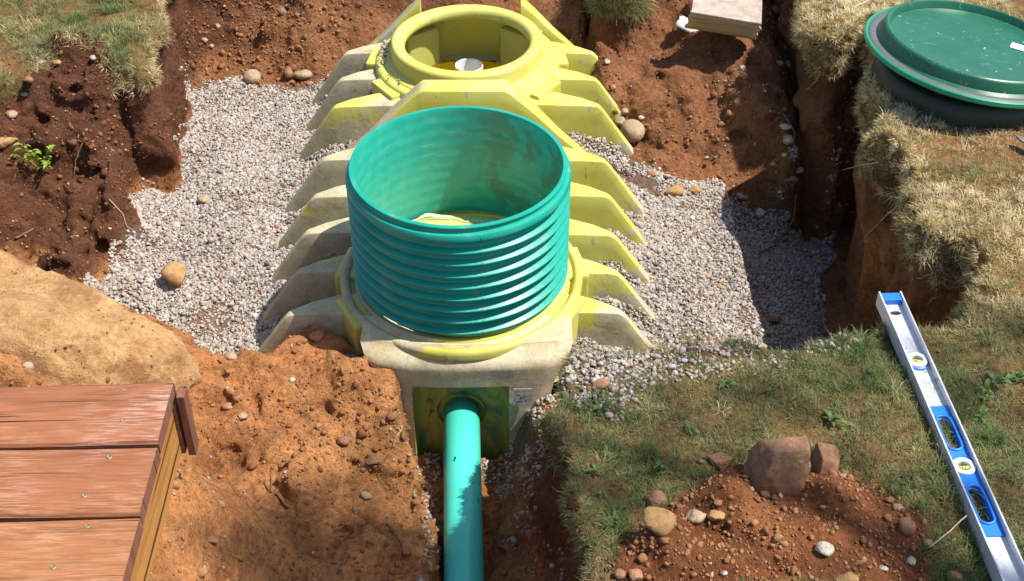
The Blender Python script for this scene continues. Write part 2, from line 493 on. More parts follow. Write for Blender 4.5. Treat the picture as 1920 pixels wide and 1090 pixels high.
# lawn around everything
wlawn = smooth(.016, -.016, sd_pit)
H = H * (1 - wlawn) + lawn * wlawn
# heap of soil thrown on the front lawn
PILE = [gp(1395, 885), gp(1340, 925), gp(1265, 955), gp(1205, 1010), gp(1150, 1050), gp(1120, 1120), gp(1760, 1120), gp(1735, 1040), gp(1705, 975), gp(1640, 925), gp(1580, 895), gp(1500, 880)]
sd_pile = poly_sd(PILE, GX + wx * 1.4, GY + wy * 1.4)
heap = .045 * smooth(-.02, .10, sd_pile) + .018 * fbm(GX, GY, .12, 71) * smooth(-.01, .05, sd_pile)
heap *= .8
heap += .02 * np.exp(-((GX - .50) / .12) ** 2 - ((GY - 1.86) / .04) ** 2)
H = H + heap
H = np.where(sd_pile > -.03, H, H)

# roughness of the ground, metres
isl = smooth(.0, -.05, sd_pit) * smooth(.0, -.03, sd_pile)
A = np.full(GX.shape, 1.0)
A = A * (1 - isl) + .22 * isl
A = np.where((GX < -1.25) & (GY > 2.95) & (sd_pit > -.01), 1.75, A)
gravel_zone = (sd_pit > .03) & (sd_soil < -.02) & (GX > -1.40) & (H < -.34) & (mx_ < .5) & (GY > 2.5)
A = np.where((sd_soil > .02) & (GX < -.2), 1.3, A)
A = np.where(gravel_zone, .35, A)
A = np.where((GY < 2.5) & (GX > -.2) & (GX < .1), .8, A)
A = np.where(smooth(.45, .40, hug) * (GY > 2.78) * (GY < 4.95) > 0, 0.0, A)
A = np.where((GY > 2.4) & (GY < 2.84) & (np.abs(GX + .127) < .38), .35, A)
A = np.where(sd_pile > -.02, .75, A)

def lut(M, x, y):
    fx = (x - hx[0]) / HS; fy = (y - hy[0]) / HS
    i = np.clip(fx.astype(np.int32), 0, M.shape[0] - 2); j = np.clip(fy.astype(np.int32), 0, M.shape[1] - 2)
    u = np.clip(fx - i, 0, 1); v = np.clip(fy - j, 0, 1)
    return (M[i, j] * (1 - u) + M[i + 1, j] * u) * (1 - v) + (M[i, j + 1] * (1 - u) + M[i + 1, j + 1] * u) * v

VX = 0.011
xs = np.arange(X0, X1, VX, dtype=np.float32); ys = np.arange(Y0, Y1, VX, dtype=np.float32); zs = np.arange(Z0, Z1, VX, dtype=np.float32)
def n3(cell, seed):
    r = np.random.default_rng(seed)
    def wgt(c):
        t = (c - c[0]) / cell; n = int(t[-1]) + 3
        i = np.floor(t).astype(int); u = t - i; u = u * u * (3 - 2 * u)
        W = np.zeros((len(c), n), np.float32); W[np.arange(len(c)), i] = 1 - u; W[np.arange(len(c)), i + 1] = u
        return W
    wx_, wy_, wz_ = wgt(xs), wgt(ys), wgt(zs)
    L = r.standard_normal((wx_.shape[1], wy_.shape[1], wz_.shape[1])).astype(np.float32)
    a = np.tensordot(wz_, L, axes=(1, 2))            # z,x,y
    a = np.tensordot(wx_, a, axes=(1, 1))            # X,z,y
    return np.tensordot(a, wy_, axes=(2, 1)).transpose(0, 2, 1)   # X,Y,Z
Hs32 = H.astype(np.float32)
A3 = lut(A, *np.meshgrid(xs, ys, indexing='ij')).astype(np.float32)[:, :, None]
sd3 = lut(sd_pit, *np.meshgrid(xs, ys, indexing='ij')).astype(np.float32)[:, :, None]
big, mid, fine = n3(.17, 1), n3(.065, 2), n3(.026, 3)
NX_ = (big * .016 + mid * .010 + fine * .0055) * np.minimum(A3, 1.4)
big2, mid2 = n3(.14, 4), n3(.06, 5)
NY_ = (big2 * .016 + mid2 * .010) * np.minimum(A3, 1.4)
NZ_ = ((big + big2) * .011 + (mid - mid2) * .0085 + fine * .0095) * A3
# turf holds together while the soil under it crumbles back: the lawn's lip overhangs
und = np.exp(-((zs[None, None, :] + .13) / .07) ** 2) * .035
f = np.empty((len(xs), len(ys), len(zs)), np.float32)
sx_ = np.sign(xs[:, None, None] + .1)
for k, z in enumerate(zs):
    qx = xs[:, None] + NX_[:, :, k]; qy = ys[None, :] + NY_[:, :, k]
    qx = qx - sx_[:, :, 0] * und[:, :, k] * (np.abs(sd3[:, :, 0]) < .12)
    qx = qx - .085 * float(smooth(-.10, -.50, z)) * smooth(.75, 1.05, xs[:, None]) * (ys[None, :] > 2.4)
    f[:, :, k] = z - lut(Hs32, qx, qy) - NZ_[:, :, k]
del NX_, NY_, NZ_, big, mid, fine, big2, mid2
f[:, :, 0] = -1; f[:, :, -1] = 1
f = np.clip(f, -.05, .05)

def surface_nets(f):
    s = f < 0
    nx, ny, nz = f.shape
    cnt = np.zeros((nx - 1, ny - 1, nz - 1), np.int8)
    for a in (0, 1):
        for b in (0, 1):
            for c in (0, 1):
                cnt += s[a:nx - 1 + a, b:ny - 1 + b, c:nz - 1 + c]
    act = np.argwhere((cnt > 0) & (cnt < 8))
    idx = np.full(cnt.shape, -1, np.int32); idx[tuple(act.T)] = np.arange(len(act))
    i, j, k = act.T
    cor = [(a, b, c) for a in (0, 1) for b in (0, 1) for c in (0, 1)]
    val = {q: f[i + q[0], j + q[1], k + q[2]] for q in cor}
    acc = np.zeros((len(act), 3)); m = np.zeros(len(act))
    for p in cor:
        for ax in range(3):
            if p[ax]: continue
            q = list(p); q[ax] = 1; q = tuple(q)
            v0, v1 = val[p], val[q]; cr = (v0 < 0) != (v1 < 0)
            t = np.where(cr, v0 / np.where(cr, v0 - v1, 1), 0)
            pt = np.array(p, float)[None, :].repeat(len(act), 0); pt[:, ax] = t
            acc += pt * cr[:, None]; m += cr
    V = (act + acc / m[:, None]) * VX + np.array([X0, Y0, Z0])
    quads = []
    for ax in range(3):
        o = [0, 0, 0]; o[ax] = 1
        u, v = [(1, 2), (2, 0), (0, 1)][ax]
        sl0 = [slice(1, -1)] * 3; sl1 = [slice(1, -1)] * 3
        sl0[ax] = slice(0, -1); sl1[ax] = slice(1, None)
        a = s[tuple(sl0)]; b = s[tuple(sl1)]
        for flip, mask in ((False, a & ~b), (True, ~a & b)):
            P = np.argwhere(mask) + np.array([0 if q == ax else 1 for q in range(3)])
            if not len(P): continue
            def g(du, dv):
                Q = P.copy(); Q[:, u] -= du; Q[:, v] -= dv
                return idx[tuple(Q.T)]
            q = np.stack([g(1, 1), g(0, 1), g(0, 0), g(1, 0)], 1)
            quads.append(q[:, ::-1] if flip else q)
    return V, np.concatenate(quads)
V, Q = surface_nets(f)
del f
# relax a little to take the voxel steps out
for _ in range(1):
    acc = np.zeros_like(V); n_ = np.zeros(len(V))
    for a in range(4):
        b = (a + 1) % 4
        np.add.at(acc, Q[:, a], V[Q[:, b]]); np.add.at(n_, Q[:, a], 1)
        np.add.at(acc, Q[:, b], V[Q[:, a]]); np.add.at(n_, Q[:, b], 1)
    V = np.where(n_[:, None] > 0, V * .5 + .5 * acc / np.maximum(n_, 1)[:, None], V)
e1 = V[Q[:, 2]] - V[Q[:, 0]]; e2 = V[Q[:, 3]] - V[Q[:, 1]]
FN = np.cross(e1, e2); FA = np.linalg.norm(FN, axis=1) / 2; FN /= (np.linalg.norm(FN, axis=1)[:, None] + 1e-12)
FC = V[Q].mean(1)

# soil layers: dark topsoil under the turf, ochre clay at depth; each dumped heap its own mix
C_ORANGE = srgb(182, 126, 80); C_BROWN = srgb(142, 98, 68); C_DARK = srgb(92, 60, 46); C_CLAY = srgb(196, 142, 92); C_PALE = srgb(156, 110, 78)
C_TURF = srgb(124, 104, 66); C_GRAV = srgb(150, 138, 126)
vx, vy, vz = V[:, 0], V[:, 1], V[:, 2]
col = np.tile(C_ORANGE, (len(V), 1))
def blend(w_, c): 
    global col
    col = col * (1 - w_[:, None]) + c[None, :] * w_[:, None]
big = vnoise2(vx, vy, .35, 90) * .5 + vnoise2(vx, vz * 2, .2, 91) * .5
blend(smooth(.1, 1.2, big) * .5, C_CLAY)
back = smooth(3.6, 4.2, vy)
blend(back * .85, C_BROWN)
blend(smooth(.25, .6, vx) * smooth(3.3, 3.7, vy) * .8, C_BROWN)
blend(smooth(-.30, -.12, vz + .04 * big) * smooth(2.7, 3.0, vy) * .85, C_DARK * .75 + C_BROWN * .25)      # topsoil in the walls
blend(smooth(-.9, -1.3, vx) * smooth(3.0, 3.2, vy) * smooth(-.42, -.36, vz) * .9, C_DARK)
blend(smooth(3.42, 3.1, vy) * smooth(-1.35, -1.5, vx) * smooth(2.9, 3.1, vy) * .6, srgb(66, 44, 36))
sp_l = lut(sd_pit, vx, vy)
blend(smooth(1.0, 1.1, vx) * smooth(.02, -.08, sp_l * 0 + (vz + .05)) * .0, C_DARK)
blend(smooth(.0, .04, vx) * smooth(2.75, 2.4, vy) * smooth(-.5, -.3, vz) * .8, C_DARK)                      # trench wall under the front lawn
onlawn = smooth(.02, -.01, sp_l) * smooth(-.06, -.02, vz) + smooth(0, .02, lut(sd_sod, vx, vy)) * smooth(-.08, -.05, vz)
blend(np.clip(onlawn, 0, 1), C_TURF)
bare = np.clip(onlawn, 0, 1) * smooth(.4, .9, fbm(vx, vy, .30, 95))
blend(bare * .5, C_PALE)
pl = smooth(-.015, .01, lut(sd_pile, vx, vy)) * smooth(-.06, -.02, vz)
blend(pl, srgb(126, 80, 52))
blend(pl * smooth(.2, .8, vnoise2(vx, vy, .2, 99)) * smooth(.62, .42, vx), C_ORANGE)
gz = lut(gravel_zone.astype(float), vx, vy)
blend(smooth(.3, .8, gz) * .75 * smooth(4.62, 4.52, vy) * smooth(-1.33, -1.26, vx) * smooth(1.05, .95, vx), C_GRAV * .5)
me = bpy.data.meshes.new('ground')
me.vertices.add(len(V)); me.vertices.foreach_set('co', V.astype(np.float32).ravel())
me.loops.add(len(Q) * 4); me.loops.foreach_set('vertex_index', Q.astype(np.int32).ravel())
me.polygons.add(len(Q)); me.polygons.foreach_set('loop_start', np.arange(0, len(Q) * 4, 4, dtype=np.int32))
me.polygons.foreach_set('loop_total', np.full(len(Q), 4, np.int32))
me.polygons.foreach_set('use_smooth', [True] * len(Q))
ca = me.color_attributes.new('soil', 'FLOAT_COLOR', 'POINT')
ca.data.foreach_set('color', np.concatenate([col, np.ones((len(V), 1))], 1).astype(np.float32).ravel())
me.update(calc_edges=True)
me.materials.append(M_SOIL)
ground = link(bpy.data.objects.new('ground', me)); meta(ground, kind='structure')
BVH = BVHTree.FromPolygons(V.tolist(), Q.tolist())
camp = Vector((0, 0, CAM_H))
def hit(px, py):
    loc, nor, i, d = BVH.ray_cast(camp, ray(px, py))
    return loc, nor
def top_z(x, y):
    loc, nor, i, d = BVH.ray_cast(Vector((x, y, 2)), Vector((0, 0, -1)))
    return (loc.z, nor) if loc else (0, Vector((0, 0, 1)))

# the rest of the garden's lawn, out past everything
def ring_sheet():
    xs_ = [-80, X0 + .012, X1 - .03, 80]; ys_ = [-60, Y0 + .012, Y1 - .03, 90]
    vs, fs = [], []
    for y in ys_:
        for x in xs_: vs.append((x, y, .012))
    for j in range(3):
        for i in range(3):
            if i == 1 and j == 1: continue
            a = j * 4 + i; fs.append((a, a + 1, a + 5, a + 4))
    return vs, fs
s = N('far_lawn')
n = s.noise(3, 6, .7)
s.fin(s.ramp(n, [(.3, (.09, .12, .035)), (.7, (.26, .22, .10))]), .95, s.bump(s.noise(60, 4), .8, .02), .1)
meta(mk('lawn', *ring_sheet(), s.m, None, False), kind='structure')

# ------------------------------------------------------------------ septic tank
RY, GYC = 2.96, 4.31                      # the two manholes
RXC, GXC = -.150, -.171
tank = meta(empty('septic_tank', (0, 0, 0)), 'ribbed yellow plastic septic tank lying in the pit, dusted with grey mud', 'septic tank')
def shell_z(o):
    return float(np.interp(abs(o), [0, .38, .44, .50, .56, .60, .62], [-.335, -.335, -.36, -.42, -.52, -.64, -.80]))
# hull
offs = [-.62, -.61, -.60, -.58, -.56, -.53, -.50, -.47, -.44, -.41] + [round(-.38 + .02 * i, 3) for i in range(39)] + [.41, .44, .47, .50, .53, .56, .58, .60, .61, .62]
ysl = [2.66 + .02 * i for i in range(105)]
vs, fs = [], []
for y in ysl:
    for o in offs: vs.append((CX + o, y, shell_z(o)))
m = len(offs)
for j in range(len(ysl) - 1):
    for i in range(m - 1):
        cx = CX + (offs[i] + offs[i + 1]) / 2; cy = (ysl[j] + ysl[j + 1]) / 2
        if math.hypot(cx - RXC, cy - RY) < .30 or math.hypot(cx - GXC, cy - GYC) < .30: continue
        if cy < 2.72 and abs(cx + .145) < .16: continue
        fs.append((j * m + i, j * m + i + 1, (j + 1) * m + i + 1, (j + 1) * m + i))
hull = mk('hull', vs, fs, M_TANK, tank)
# end plate at the back
vs = [(CX + o, 4.74, shell_z(o)) for o in offs] + [(CX + o, 4.77, -.80) for o in offs]
mk('back_end', vs, [(i, i + 1, m + i + 1, m + i) for i in range(m - 1)], M_TANK, tank)

# ribs
def rib(y0, side, xi, mat=None, dz=0.0, hexa=False, th=.118, jit=0.0, name='rib'):
    if hexa:
        xsn = [0, .10, .142, .158, .175, .25, .33, .42, .49, .512, .53, .57, .62, .68]
        zsn = [-.030, -.030, -.030, -.040, -.055, -.118, -.19, -.262, -.318, -.345, -.375, -.44, -.51, -.62]
        thn = [.085, .085, .085, .085, .083, .075, .06, .045, .028, .028, .033, .045, .055, .06]
        dyn = [0, 0, 0, 0, 0, -.012, -.03, -.045, -.055, -.055, -.05, -.045, -.04, -.03]
    else:
        xsn = [.0, .26, .34, .42, .462, .476, .486, .498, .54, .59, .645, .69, .72]
        zsn = [-.194, -.196, -.198, -.200, -.202, -.204, -.209, -.222, -.284, -.358, -.440, -.51, -.56]
        thn = [th, th * .95, th * .8, .062, .036, .030, .026, .026, .032, .040, .050, .058, .06]
        dyn = [0] * 13
    xs_ = [x for x in xsn if x >= xi]
    if xs_[0] > xi + 1e-4: xs_ = [xi] + xs_
    rows = []
    for x in xs_:
        z = float(np.interp(x, xsn, zsn)) + dz * (1 - smooth(.5, .62, x)) + jit * x * .3
        t = float(np.interp(x, xsn, thn)); dy = float(np.interp(x, xsn, dyn))
        zb = (shell_z(min(x, .62)) if x < .6 else -.8) - .02
        y = y0 + dy; b = min(.005, t * .2); X = CX + side * x
        lean = .012
        # cross-section: front foot, front edge, top, back edge, back foot
        rows.append([(X, y - lean, zb), (X, y - .002, z - .05), (X, y, z - b), (X, y + b * .3, z - b * .3), (X, y + b, z), (X, y + t - b, z + .001), (X, y + t, z - b), (X, y + t + .004, z - .05), (X, y + t + lean, zb)])
    vs = [p for r_ in rows for p in r_]; fs = []
    k = 9
    for i in range(len(rows) - 1):
        for q in range(k - 1):
            a = (i * k + q, (i + 1) * k + q, (i + 1) * k + q + 1, i * k + q + 1)
            fs.append(a if side > 0 else a[::-1])
    fs.append(tuple(range(k))); fs.append(tuple((len(rows) - 1) * k + q for q in range(k)))
    o = mk(name, vs, fs, mat or M_RIBS[0], tank); autosmooth(o, 42)
    return o
for i, y in enumerate([2.80, 3.00, 3.20, 3.41, 3.62, 4.00, 4.20, 4.40]):
    for side in (-1, 1):
        xi = 0.0
        for (cx, cy) in ((RXC, RY), (GXC, GYC)):
            d = min(abs(y - cy), abs(y + .08 - cy))
            if d < .33: xi = max(xi, math.sqrt(.335 ** 2 - d * d) - .02 if d < .30 else .12)
        if xi < .12 and side < 0: pass
        rib(y + rnd.uniform(-.008, .008), side, max(xi, .001), M_RIBS[(2, 1, 2, 1, 2, 0, 1, 2)[i]] if side < 0 else M_RIBS[(2, 2, 1, 1, 0, 0, 0, 0)[i]], jit=rnd.uniform(-.02, .02), dz=.0)
for side in (-1, 1):
    rib(3.80, side, .0, M_RIBS[1 if side < 0 else 0], hexa=True)
    rib(4.585, side, .20, M_RIBS[1 if side < 0 else 0], hexa=True)
# collars
def collar(cx, cy, prof, name, mat=None):
    vs, fs = lathe(prof, 128, (cx, cy)); vs = [(x, cy + (y - cy) * 1.035 + .009, z) for x, y, z in vs]; o = mk(name, vs, fs, mat or M_COLLAR, tank); autosmooth(o, 40); return o
P_BACK = [(.325, -.36), (.325, -.185), (.318, -.165), (.285, -.150), (.250, -.140), (.240, -.132), (.236, -.122), (.2375, -.108), (.242, -.099), (.249, -.093), (.258, -.0905), (.272, -.0905), (.281, -.0925), (.287, -.098), (.289, -.106), (.290, -.155), (.293, -.163), (.300, -.167),
          (.335, -.169), (.343, -.171), (.349, -.176), (.352, -.185), (.354, -.35), (.326, -.352)]
collar(GXC, GYC, P_BACK, 'manhole_collar')
P_FRONT = [(.296, -.278), (.296, -.175), (.300, -.168), (.312, -.166), (.316, -.170), (.319, -.192), (.322, -.196), (.330, -.195), (.334, -.178), (.337, -.172), (.345, -.1685), (.352, -.169), (.358, -.174), (.361, -.182), (.360, -.20), (.338, -.215), (.336, -.275), (.30, -.278)]
o = collar(RXC, RY, P_FRONT, 'manhole_collar', M_FLANGE)
vs, fs = lathe([(.3355, -.27), (.338, -.36)], 80, (RXC, RY), R(-38), R(218), False)
mk('collar_neck', vs, fs, M_COLLAR, tank)
# little pockets and lugs moulded under the flanges
for (cx, cy, Rr, angs) in ((GXC, GYC, .352, (-35, 8, 52, 128, 172, 215)), (RXC, RY, .345, (-28, 12, 168, 208))):
    for a in angs:
        c, s_ = math.cos(R(a)), math.sin(R(a))
        bm = box_bm((-.055, -.075, -.17), (.035, .075, -.006), .008)
        mkbm('collar_lug', bm, M_COLLAR, tank, False, (cx + c * (Rr - .005), cy + s_ * (Rr - .005), -.176), (0, 0, R(a)))
# chamber below the back manhole, seen through the hole
def chamber():
    n = 64; xs_, ys_ = .375, .355
    ring = []
    for i in range(n):
        a = 2 * math.pi * i / n
        c, s_ = math.cos(a), math.sin(a)
        e = .28
        x = math.copysign(abs(c) ** e, c) * xs_; y = math.copysign(abs(s_) ** e, s_) * ys_
        k = 1 - .05 * (abs(math.cos(3 * a)) > .8)
        ring.append((GXC + x * k, GYC + .06 + y * k))
    hole = [(GXC + .3245 * math.cos(2 * math.pi * i / n), GYC + .3245 * math.sin(2 * math.pi * i / n)) for i in range(n)]
    rows = [[(p[0], p[1], -.355) for p in hole], [(p[0], p[1], -.362) for p in ring], [(p[0], p[1], -.70) for p in ring], [(GXC, GYC, -.72)] * n]
    vs = [p for r_ in rows for p in r_]; fs = []
    for j in range(3):
        for i in range(n):
            k = (i + 1) % n
            fs.append((j * n + i, j * n + k, (j + 1) * n + k, (j + 1) * n + i))
    o = mk('chamber', vs, fs, M_INNER, tank); autosmooth(o, 50)
chamber()
vs, fs = lathe([(.0565, -.70), (.0565, -.305), (.056, -.302), (.053, -.302), (.0525, -.305), (.0525, -.70)], 48, (-.172, 4.50))
mk('white_outlet_tee', vs, fs, M_WHITE, tank)
# floor seen inside the riser: a flat yellow baffle with a dome and a film of water
vs, fs = lathe([(.30, -.165), (.26, -.150), (.20, -.1475), (.12, -.1465), (.105, -.135), (.07, -.128), (0.0005, -.126)], 72, (RXC + .02, RY))
o = mk('inner_lid', vs, fs, m_plain('pale_yellow_plastic', (.62, .58, .16), .3, var=.2, sc=9), tank)
s = N('shallow_water')
nz = s.noise(14, 3, .5)
s.fin((.62, .60, .30), .04, s.bump(nz, .5, .006), .6); s.b.inputs['Alpha'].default_value = .35
M_WATER = s.m
pts = []
for i in range(60):
    a = 2 * math.pi * i / 60
    r_ = .255 + .022 * math.sin(3 * a + 1) + .012 * math.sin(7 * a)
    pts.append((RXC + r_ * math.cos(a), RY + r_ * math.sin(a), -.1435))
meta(mk('water', pts + [(RXC, RY, -.1435)], [(i, (i + 1) % 60, 60) for i in range(60)], M_WATER), 'shallow cloudy water puddled at the bottom of the teal riser', 'water', kind='stuff')
vs, fs = [], []
for i in range(120):       # scum line left at the water's edge
    a = 2 * math.pi * i / 120
    for q, (dr, dz) in enumerate(((-.006, 0), (.0, .003), (.009, .001))):
        r_ = .258 + .022 * math.sin(3 * a + 1) + .012 * math.sin(7 * a) + .006 * math.sin(23 * a) + dr * (1 + .6 * math.sin(11 * a))
        vs.append((RXC + r_ * math.cos(a), RY + r_ * math.sin(a), -.146 + dz))
for i in range(120):
    j = (i + 1) % 120
    for q in range(2): fs.append((i * 3 + q, j * 3 + q, j * 3 + q + 1, i * 3 + q + 1))
mk('scum_edge', vs, fs, m_plain('pale_scum', (.42, .50, .36), .5, var=.3, sc=60), tank)

# outlet end wall with its recess
def end_wall():
    XR0, XR1, ZR0, ZR1, DEP = -.282, -.008, -.70, -.294, .048
    def halfw(z): return float(np.interp(z, [-.70, -.45, -.30, -.235, -.205, -.185, -.175], [.215, .222, .245, .268, .288, .298, .296]))
    def yy(x, z):
        u = (x - (-.127)) / halfw(z)
        y = 2.592 + .030 * abs(u) ** 5 + .05 * float(smooth(-.225, -.170, z))
        return y + .003 * float(vnoise2(np.array([x * 3]), np.array([z * 3]), .2, 8)[0])
    zz = sorted(set([-.70, -.62, -.54, -.46, -.38, -.33, -.29, ZR1, -.27, -.25, -.235, -.22, -.205, -.195, -.185, -.179, -.175]))
    zz = [z for z in zz if not (z != ZR1 and abs(z - ZR1) < .006)]
    us = [-1, -.97, -.92, -.84] + ['L2', 'L'] + [.0] * 0 + ['m1', 'm2', 'm3', 'R', 'R2'] + [.84, .92, .97, 1]
    def ux(u, z):
        h = halfw(z)
        if u == 'L': return XR0
        if u == 'L2': return XR0 - .012
        if u == 'R': return XR1
        if u == 'R2': return XR1 + .012
        if u in ('m1', 'm2', 'm3'): return XR0 + (XR1 - XR0) * {'m1': .25, 'm2': .5, 'm3': .75}[u]
        return -.127 + u * h
    vs, fs = [], []
    for z in zz:
        for u in us: x = ux(u, z); vs.append((x, yy(x, z), z))
    m_ = len(us)
    iL, iR = us.index('L'), us.index('R')
    for j in range(len(zz) - 1):
        for i in range(m_ - 1):
            if zz[j + 1] <= ZR1 + 1e-6 and iL <= i < iR: continue
            fs.append((j * m_ + i, j * m_ + i + 1, (j + 1) * m_ + i + 1, (j + 1) * m_ + i))
    # sides and top return to the hull
    b = len(vs)
    for z in zz:
        vs.append((ux(-1, z) + .0, 2.76, z)); vs.append((ux(1, z), 2.76, z))
    for j in range(len(zz) - 1):
        fs.append((b + 2 * j, j * m_, (j + 1) * m_, b + 2 * j + 2)); fs.append((j * m_ + m_ - 1, b + 2 * j + 1, b + 2 * j + 3, (j + 1) * m_ + m_ - 1))
    J = len(zz) - 1
    tb = len(vs)
    for u in us: x = ux(u, zz[J]); vs.append((x, 2.76, -.172))
    for i in range(m_ - 1): fs.append((J * m_ + i, J * m_ + i + 1, tb + i + 1, tb + i))
    o = mk('end_wall', vs, fs, M_WALL, tank); autosmooth(o, 45)
    # recess lining
    vs, fs = [], []
    r_ = .022
    outer = [(XR0, ZR0), (XR0, ZR1 - r_), (XR0 + r_ * .3, ZR1 - r_ * .3), (XR0 + r_, ZR1), (XR1 - r_, ZR1), (XR1 - r_ * .3, ZR1 - r_ * .3), (XR1, ZR1 - r_), (XR1, ZR0)]
    for d, k in ((.002, 0), (.012, .004), (DEP - .012, .008), (DEP, .018)):
        for (x, z) in outer:
            cx_ = (XR0 + XR1) / 2
            vs.append((x + (k if x < cx_ else -k), 2.594 + d, z - (k if z > -.4 else 0)))
    n_ = len(outer)
    for j in range(3):
        for i in range(n_ - 1): fs.append((j * n_ + i, j * n_ + i + 1, (j + 1) * n_ + i + 1, (j + 1) * n_ + i))
    fs.append(tuple(3 * n_ + i for i in range(n_)))
    # corner fillers between the square opening and the round corners
    vs += [(XR0 - .001, 2.595, ZR1 + .001), (XR1 + .001, 2.595, ZR1 + .001)]
    fs += [(len(vs) - 2, 3, 2, 1), (len(vs) - 1, 6, 5, 4)]
    o = mk('outlet_recess', vs, fs, M_RECESS, tank); autosmooth(o, 35)
end_wall()
# green boot around the pipe
vs, fs = lathe([(.054, -.0), (.066, -.0), (.070, .004), (.070, .02), (.066, .024)], 48)
o = mk('pipe_seal', vs, fs, M_RECESS, tank); o.matrix_local = Matrix.Translation((-.147, 2.655, -.428)) @ Matrix.Rotation(R(90), 4, 'X')
stk = meta(mkbm('sticker', box_bm((0, 0, 0), (.052, .0015, .062)), None or m_plain('worn_white_sticker', (.46, .43, .39), .7, var=.35, sc=60), tank, False, (.005, 2.588, -.36), (R(-2), 0, 0)), 'worn white paper sticker with purple smudges')
s = N('purple_ink'); s.fin((.10, .07, .30), .7); M_INK = s.m
for (dx, dz, w_, h_) in ((.012, .040, .010, .006), (.020, .028, .006, .012), (.030, .034, .010, .005), (.014, .016, .014, .006), (.034, .018, .006, .009), (.008, .052, .008, .004)):
    bm = bmesh.new(); bmesh.ops.create_circle(bm, cap_ends=True, segments=7, radius=1)
    for v in bm.verts: v.co = Vector((v.co.x * w_ * .5 + rnd.uniform(-.001, .001), 0, v.co.y * h_ * .5))
    mkbm('ink_smudge', bm, M_INK, stk, False, (dx, -.0015, dz))

# ------------------------------------------------------------------ teal riser
riser = meta(empty('manhole_riser', (RXC, RY, -.165)), 'teal corrugated plastic riser ring standing open on the yellow tank', 'riser')
ZT = .21 + .165
def riser_prof():
    p = [(.2925, ZT - .375), (.2925, ZT - .34)]
    z = ZT - .350
    out = [(.2925, .004), (.300, .006), (.303, .012)]
    for k in range(8):
        zb = .018 + k * .0395
        out += [(.2970, zb), (.3130, zb + .0012), (.3160, zb + .0035), (.3155, zb + .0065), (.3085, zb + .0105), (.2995, zb + .0150), (.2970, zb + .022), (.2965, zb + .037)]
    zt = .018 + 8 * .0395                      # .334
    out += [(.2985, zt), (.3120, zt + .001), (.3170, zt + .005), (.3170, zt + .013), (.3130, zt + .021), (.3030, zt + .024), (.3015, zt + .028), (.3015, zt + .034), (.3045, zt + .0355), (.3055, zt + .039), (.3045, zt + .0415), (.3000, zt + .0425), (.2935, zt + .042), (.2925, zt + .039)]
    return out
prof = riser_prof()
vs, fs = lathe(prof, 160)
OV = lambda vs: [(x, y * 1.035 + .009, z) for x, y, z in vs]
vs = OV(vs)
o = mk('wall', vs, fs, M_RISER, riser); autosmooth(o, 30)
vs, fs = lathe([(.2925, prof[-1][1]), (.2915, .33), (.2915, .01), (.2925, .004)], 160)
mk('inner_wall', OV(vs), fs, M_RISER_IN, riser)
aS = R(-77)
vs, fs = lathe([(r_ + .0012, z) for r_, z in prof[2:-6]], 2, (0, 0), aS - .004, aS + .004, False)
mk('mould_seam', OV(vs), fs, M_RISER, riser)

# ------------------------------------------------------------------ outlet pipe
pd = Vector((.040, -1.0, -.150)).normalized()
p0 = Vector((-.148, 2.67, -.426))
vs, fs = tube([p0, p0 + pd * .4, p0 + pd * .9, p0 + pd * 1.7], .0525, 64)
meta(mk('sewer_pipe', vs, fs, M_PIPE), 'smooth turquoise plastic pipe running from the tank along the narrow trench', 'pipe')

# ------------------------------------------------------------------ platform of old boards (lower left)
ZP = .25
plx, ply = gp(326, 716, ZP)
plat_o = meta(empty('wooden_platform', (plx, ply, ZP), R(1.4)), 'low wooden platform of weathered red-brown boards beside the diggings', 'wooden platform')
def board(y0, x_end, mat, th=.038, wd=.180):
    bm = bmesh.new()
    nx_, prof = 40, [(-wd, -th), (-wd - .001, -.010), (-wd + .003, -.003), (-wd + .010, 0), (-wd * .5, .0012), (-.010, 0), (-.003, -.003), (0, -.010), (0, -th)]
    rows = []
    ph = rnd.uniform(0, 9)
    for i in range(nx_ + 1):
        x = -1.7 + (1.7 + x_end) * i / nx_
        rows.append([bm.verts.new((x, y0 + p[0] + .0012 * math.sin(x * 9 + ph), p[1] + .0011 * math.sin(x * 5 + ph + p[0] * 8))) for p in prof])
    for i in range(nx_):
        for q in range(len(prof) - 1): bm.faces.new((rows[i][q], rows[i + 1][q], rows[i + 1][q + 1], rows[i][q + 1]))
        bm.faces.new((rows[i][-1], rows[i + 1][-1], rows[i + 1][0], rows[i][0]))
    bm.faces.new(rows[0]); bm.faces.new(rows[-1][::-1])
    bmesh.ops.recalc_face_normals(bm, faces=bm.faces[:])
    me_ = bpy.data.meshes.new('board'); bm.to_mesh(me_); bm.free()
    me_.materials.append(mat); me_.materials.append(M_ENDGRAIN)
    for p in me_.polygons:
        if abs(p.normal.x) > .8: p.material_index = 1
    o = bpy.data.objects.new('board', me_); link(o, plat_o)
    autosmooth(o, 30)
    return o
scr = [((-.43, -.022), (-.085, -.118), (-.105, -.02)), ((-.40, -.085), (-.115, -.135), (-.09, -.03)), ((-.13, -.118), (-.09, -.02)), ()]
for i in range(4):
    b_ = board(-.194 * i, (.0, .003, .007, .004)[i], M_BOARD[i % 3])
    for (sx0, sy0) in scr[i]:
        vs, fs = lathe([(.0001, .0008), (.0022, .0008), (.0028, .0028), (.0056, .0028), (.0070, .0010), (.0070, -.004)], 14)
        mk('screw', vs, fs, M_SCREW, b_, True, (sx0, -.194 * i + sy0, -.0018))
m_ = mkbm('stringer', box_bm((-.043, -.75, -.178), (-.004, -.040, -.0387), .003), M_STRINGER, plat_o)
mkbm('rim_board', box_bm((-1.7, -.0375, -.185), (.003, -.001, -.0387), .003), M_BOARD[1], plat_o)
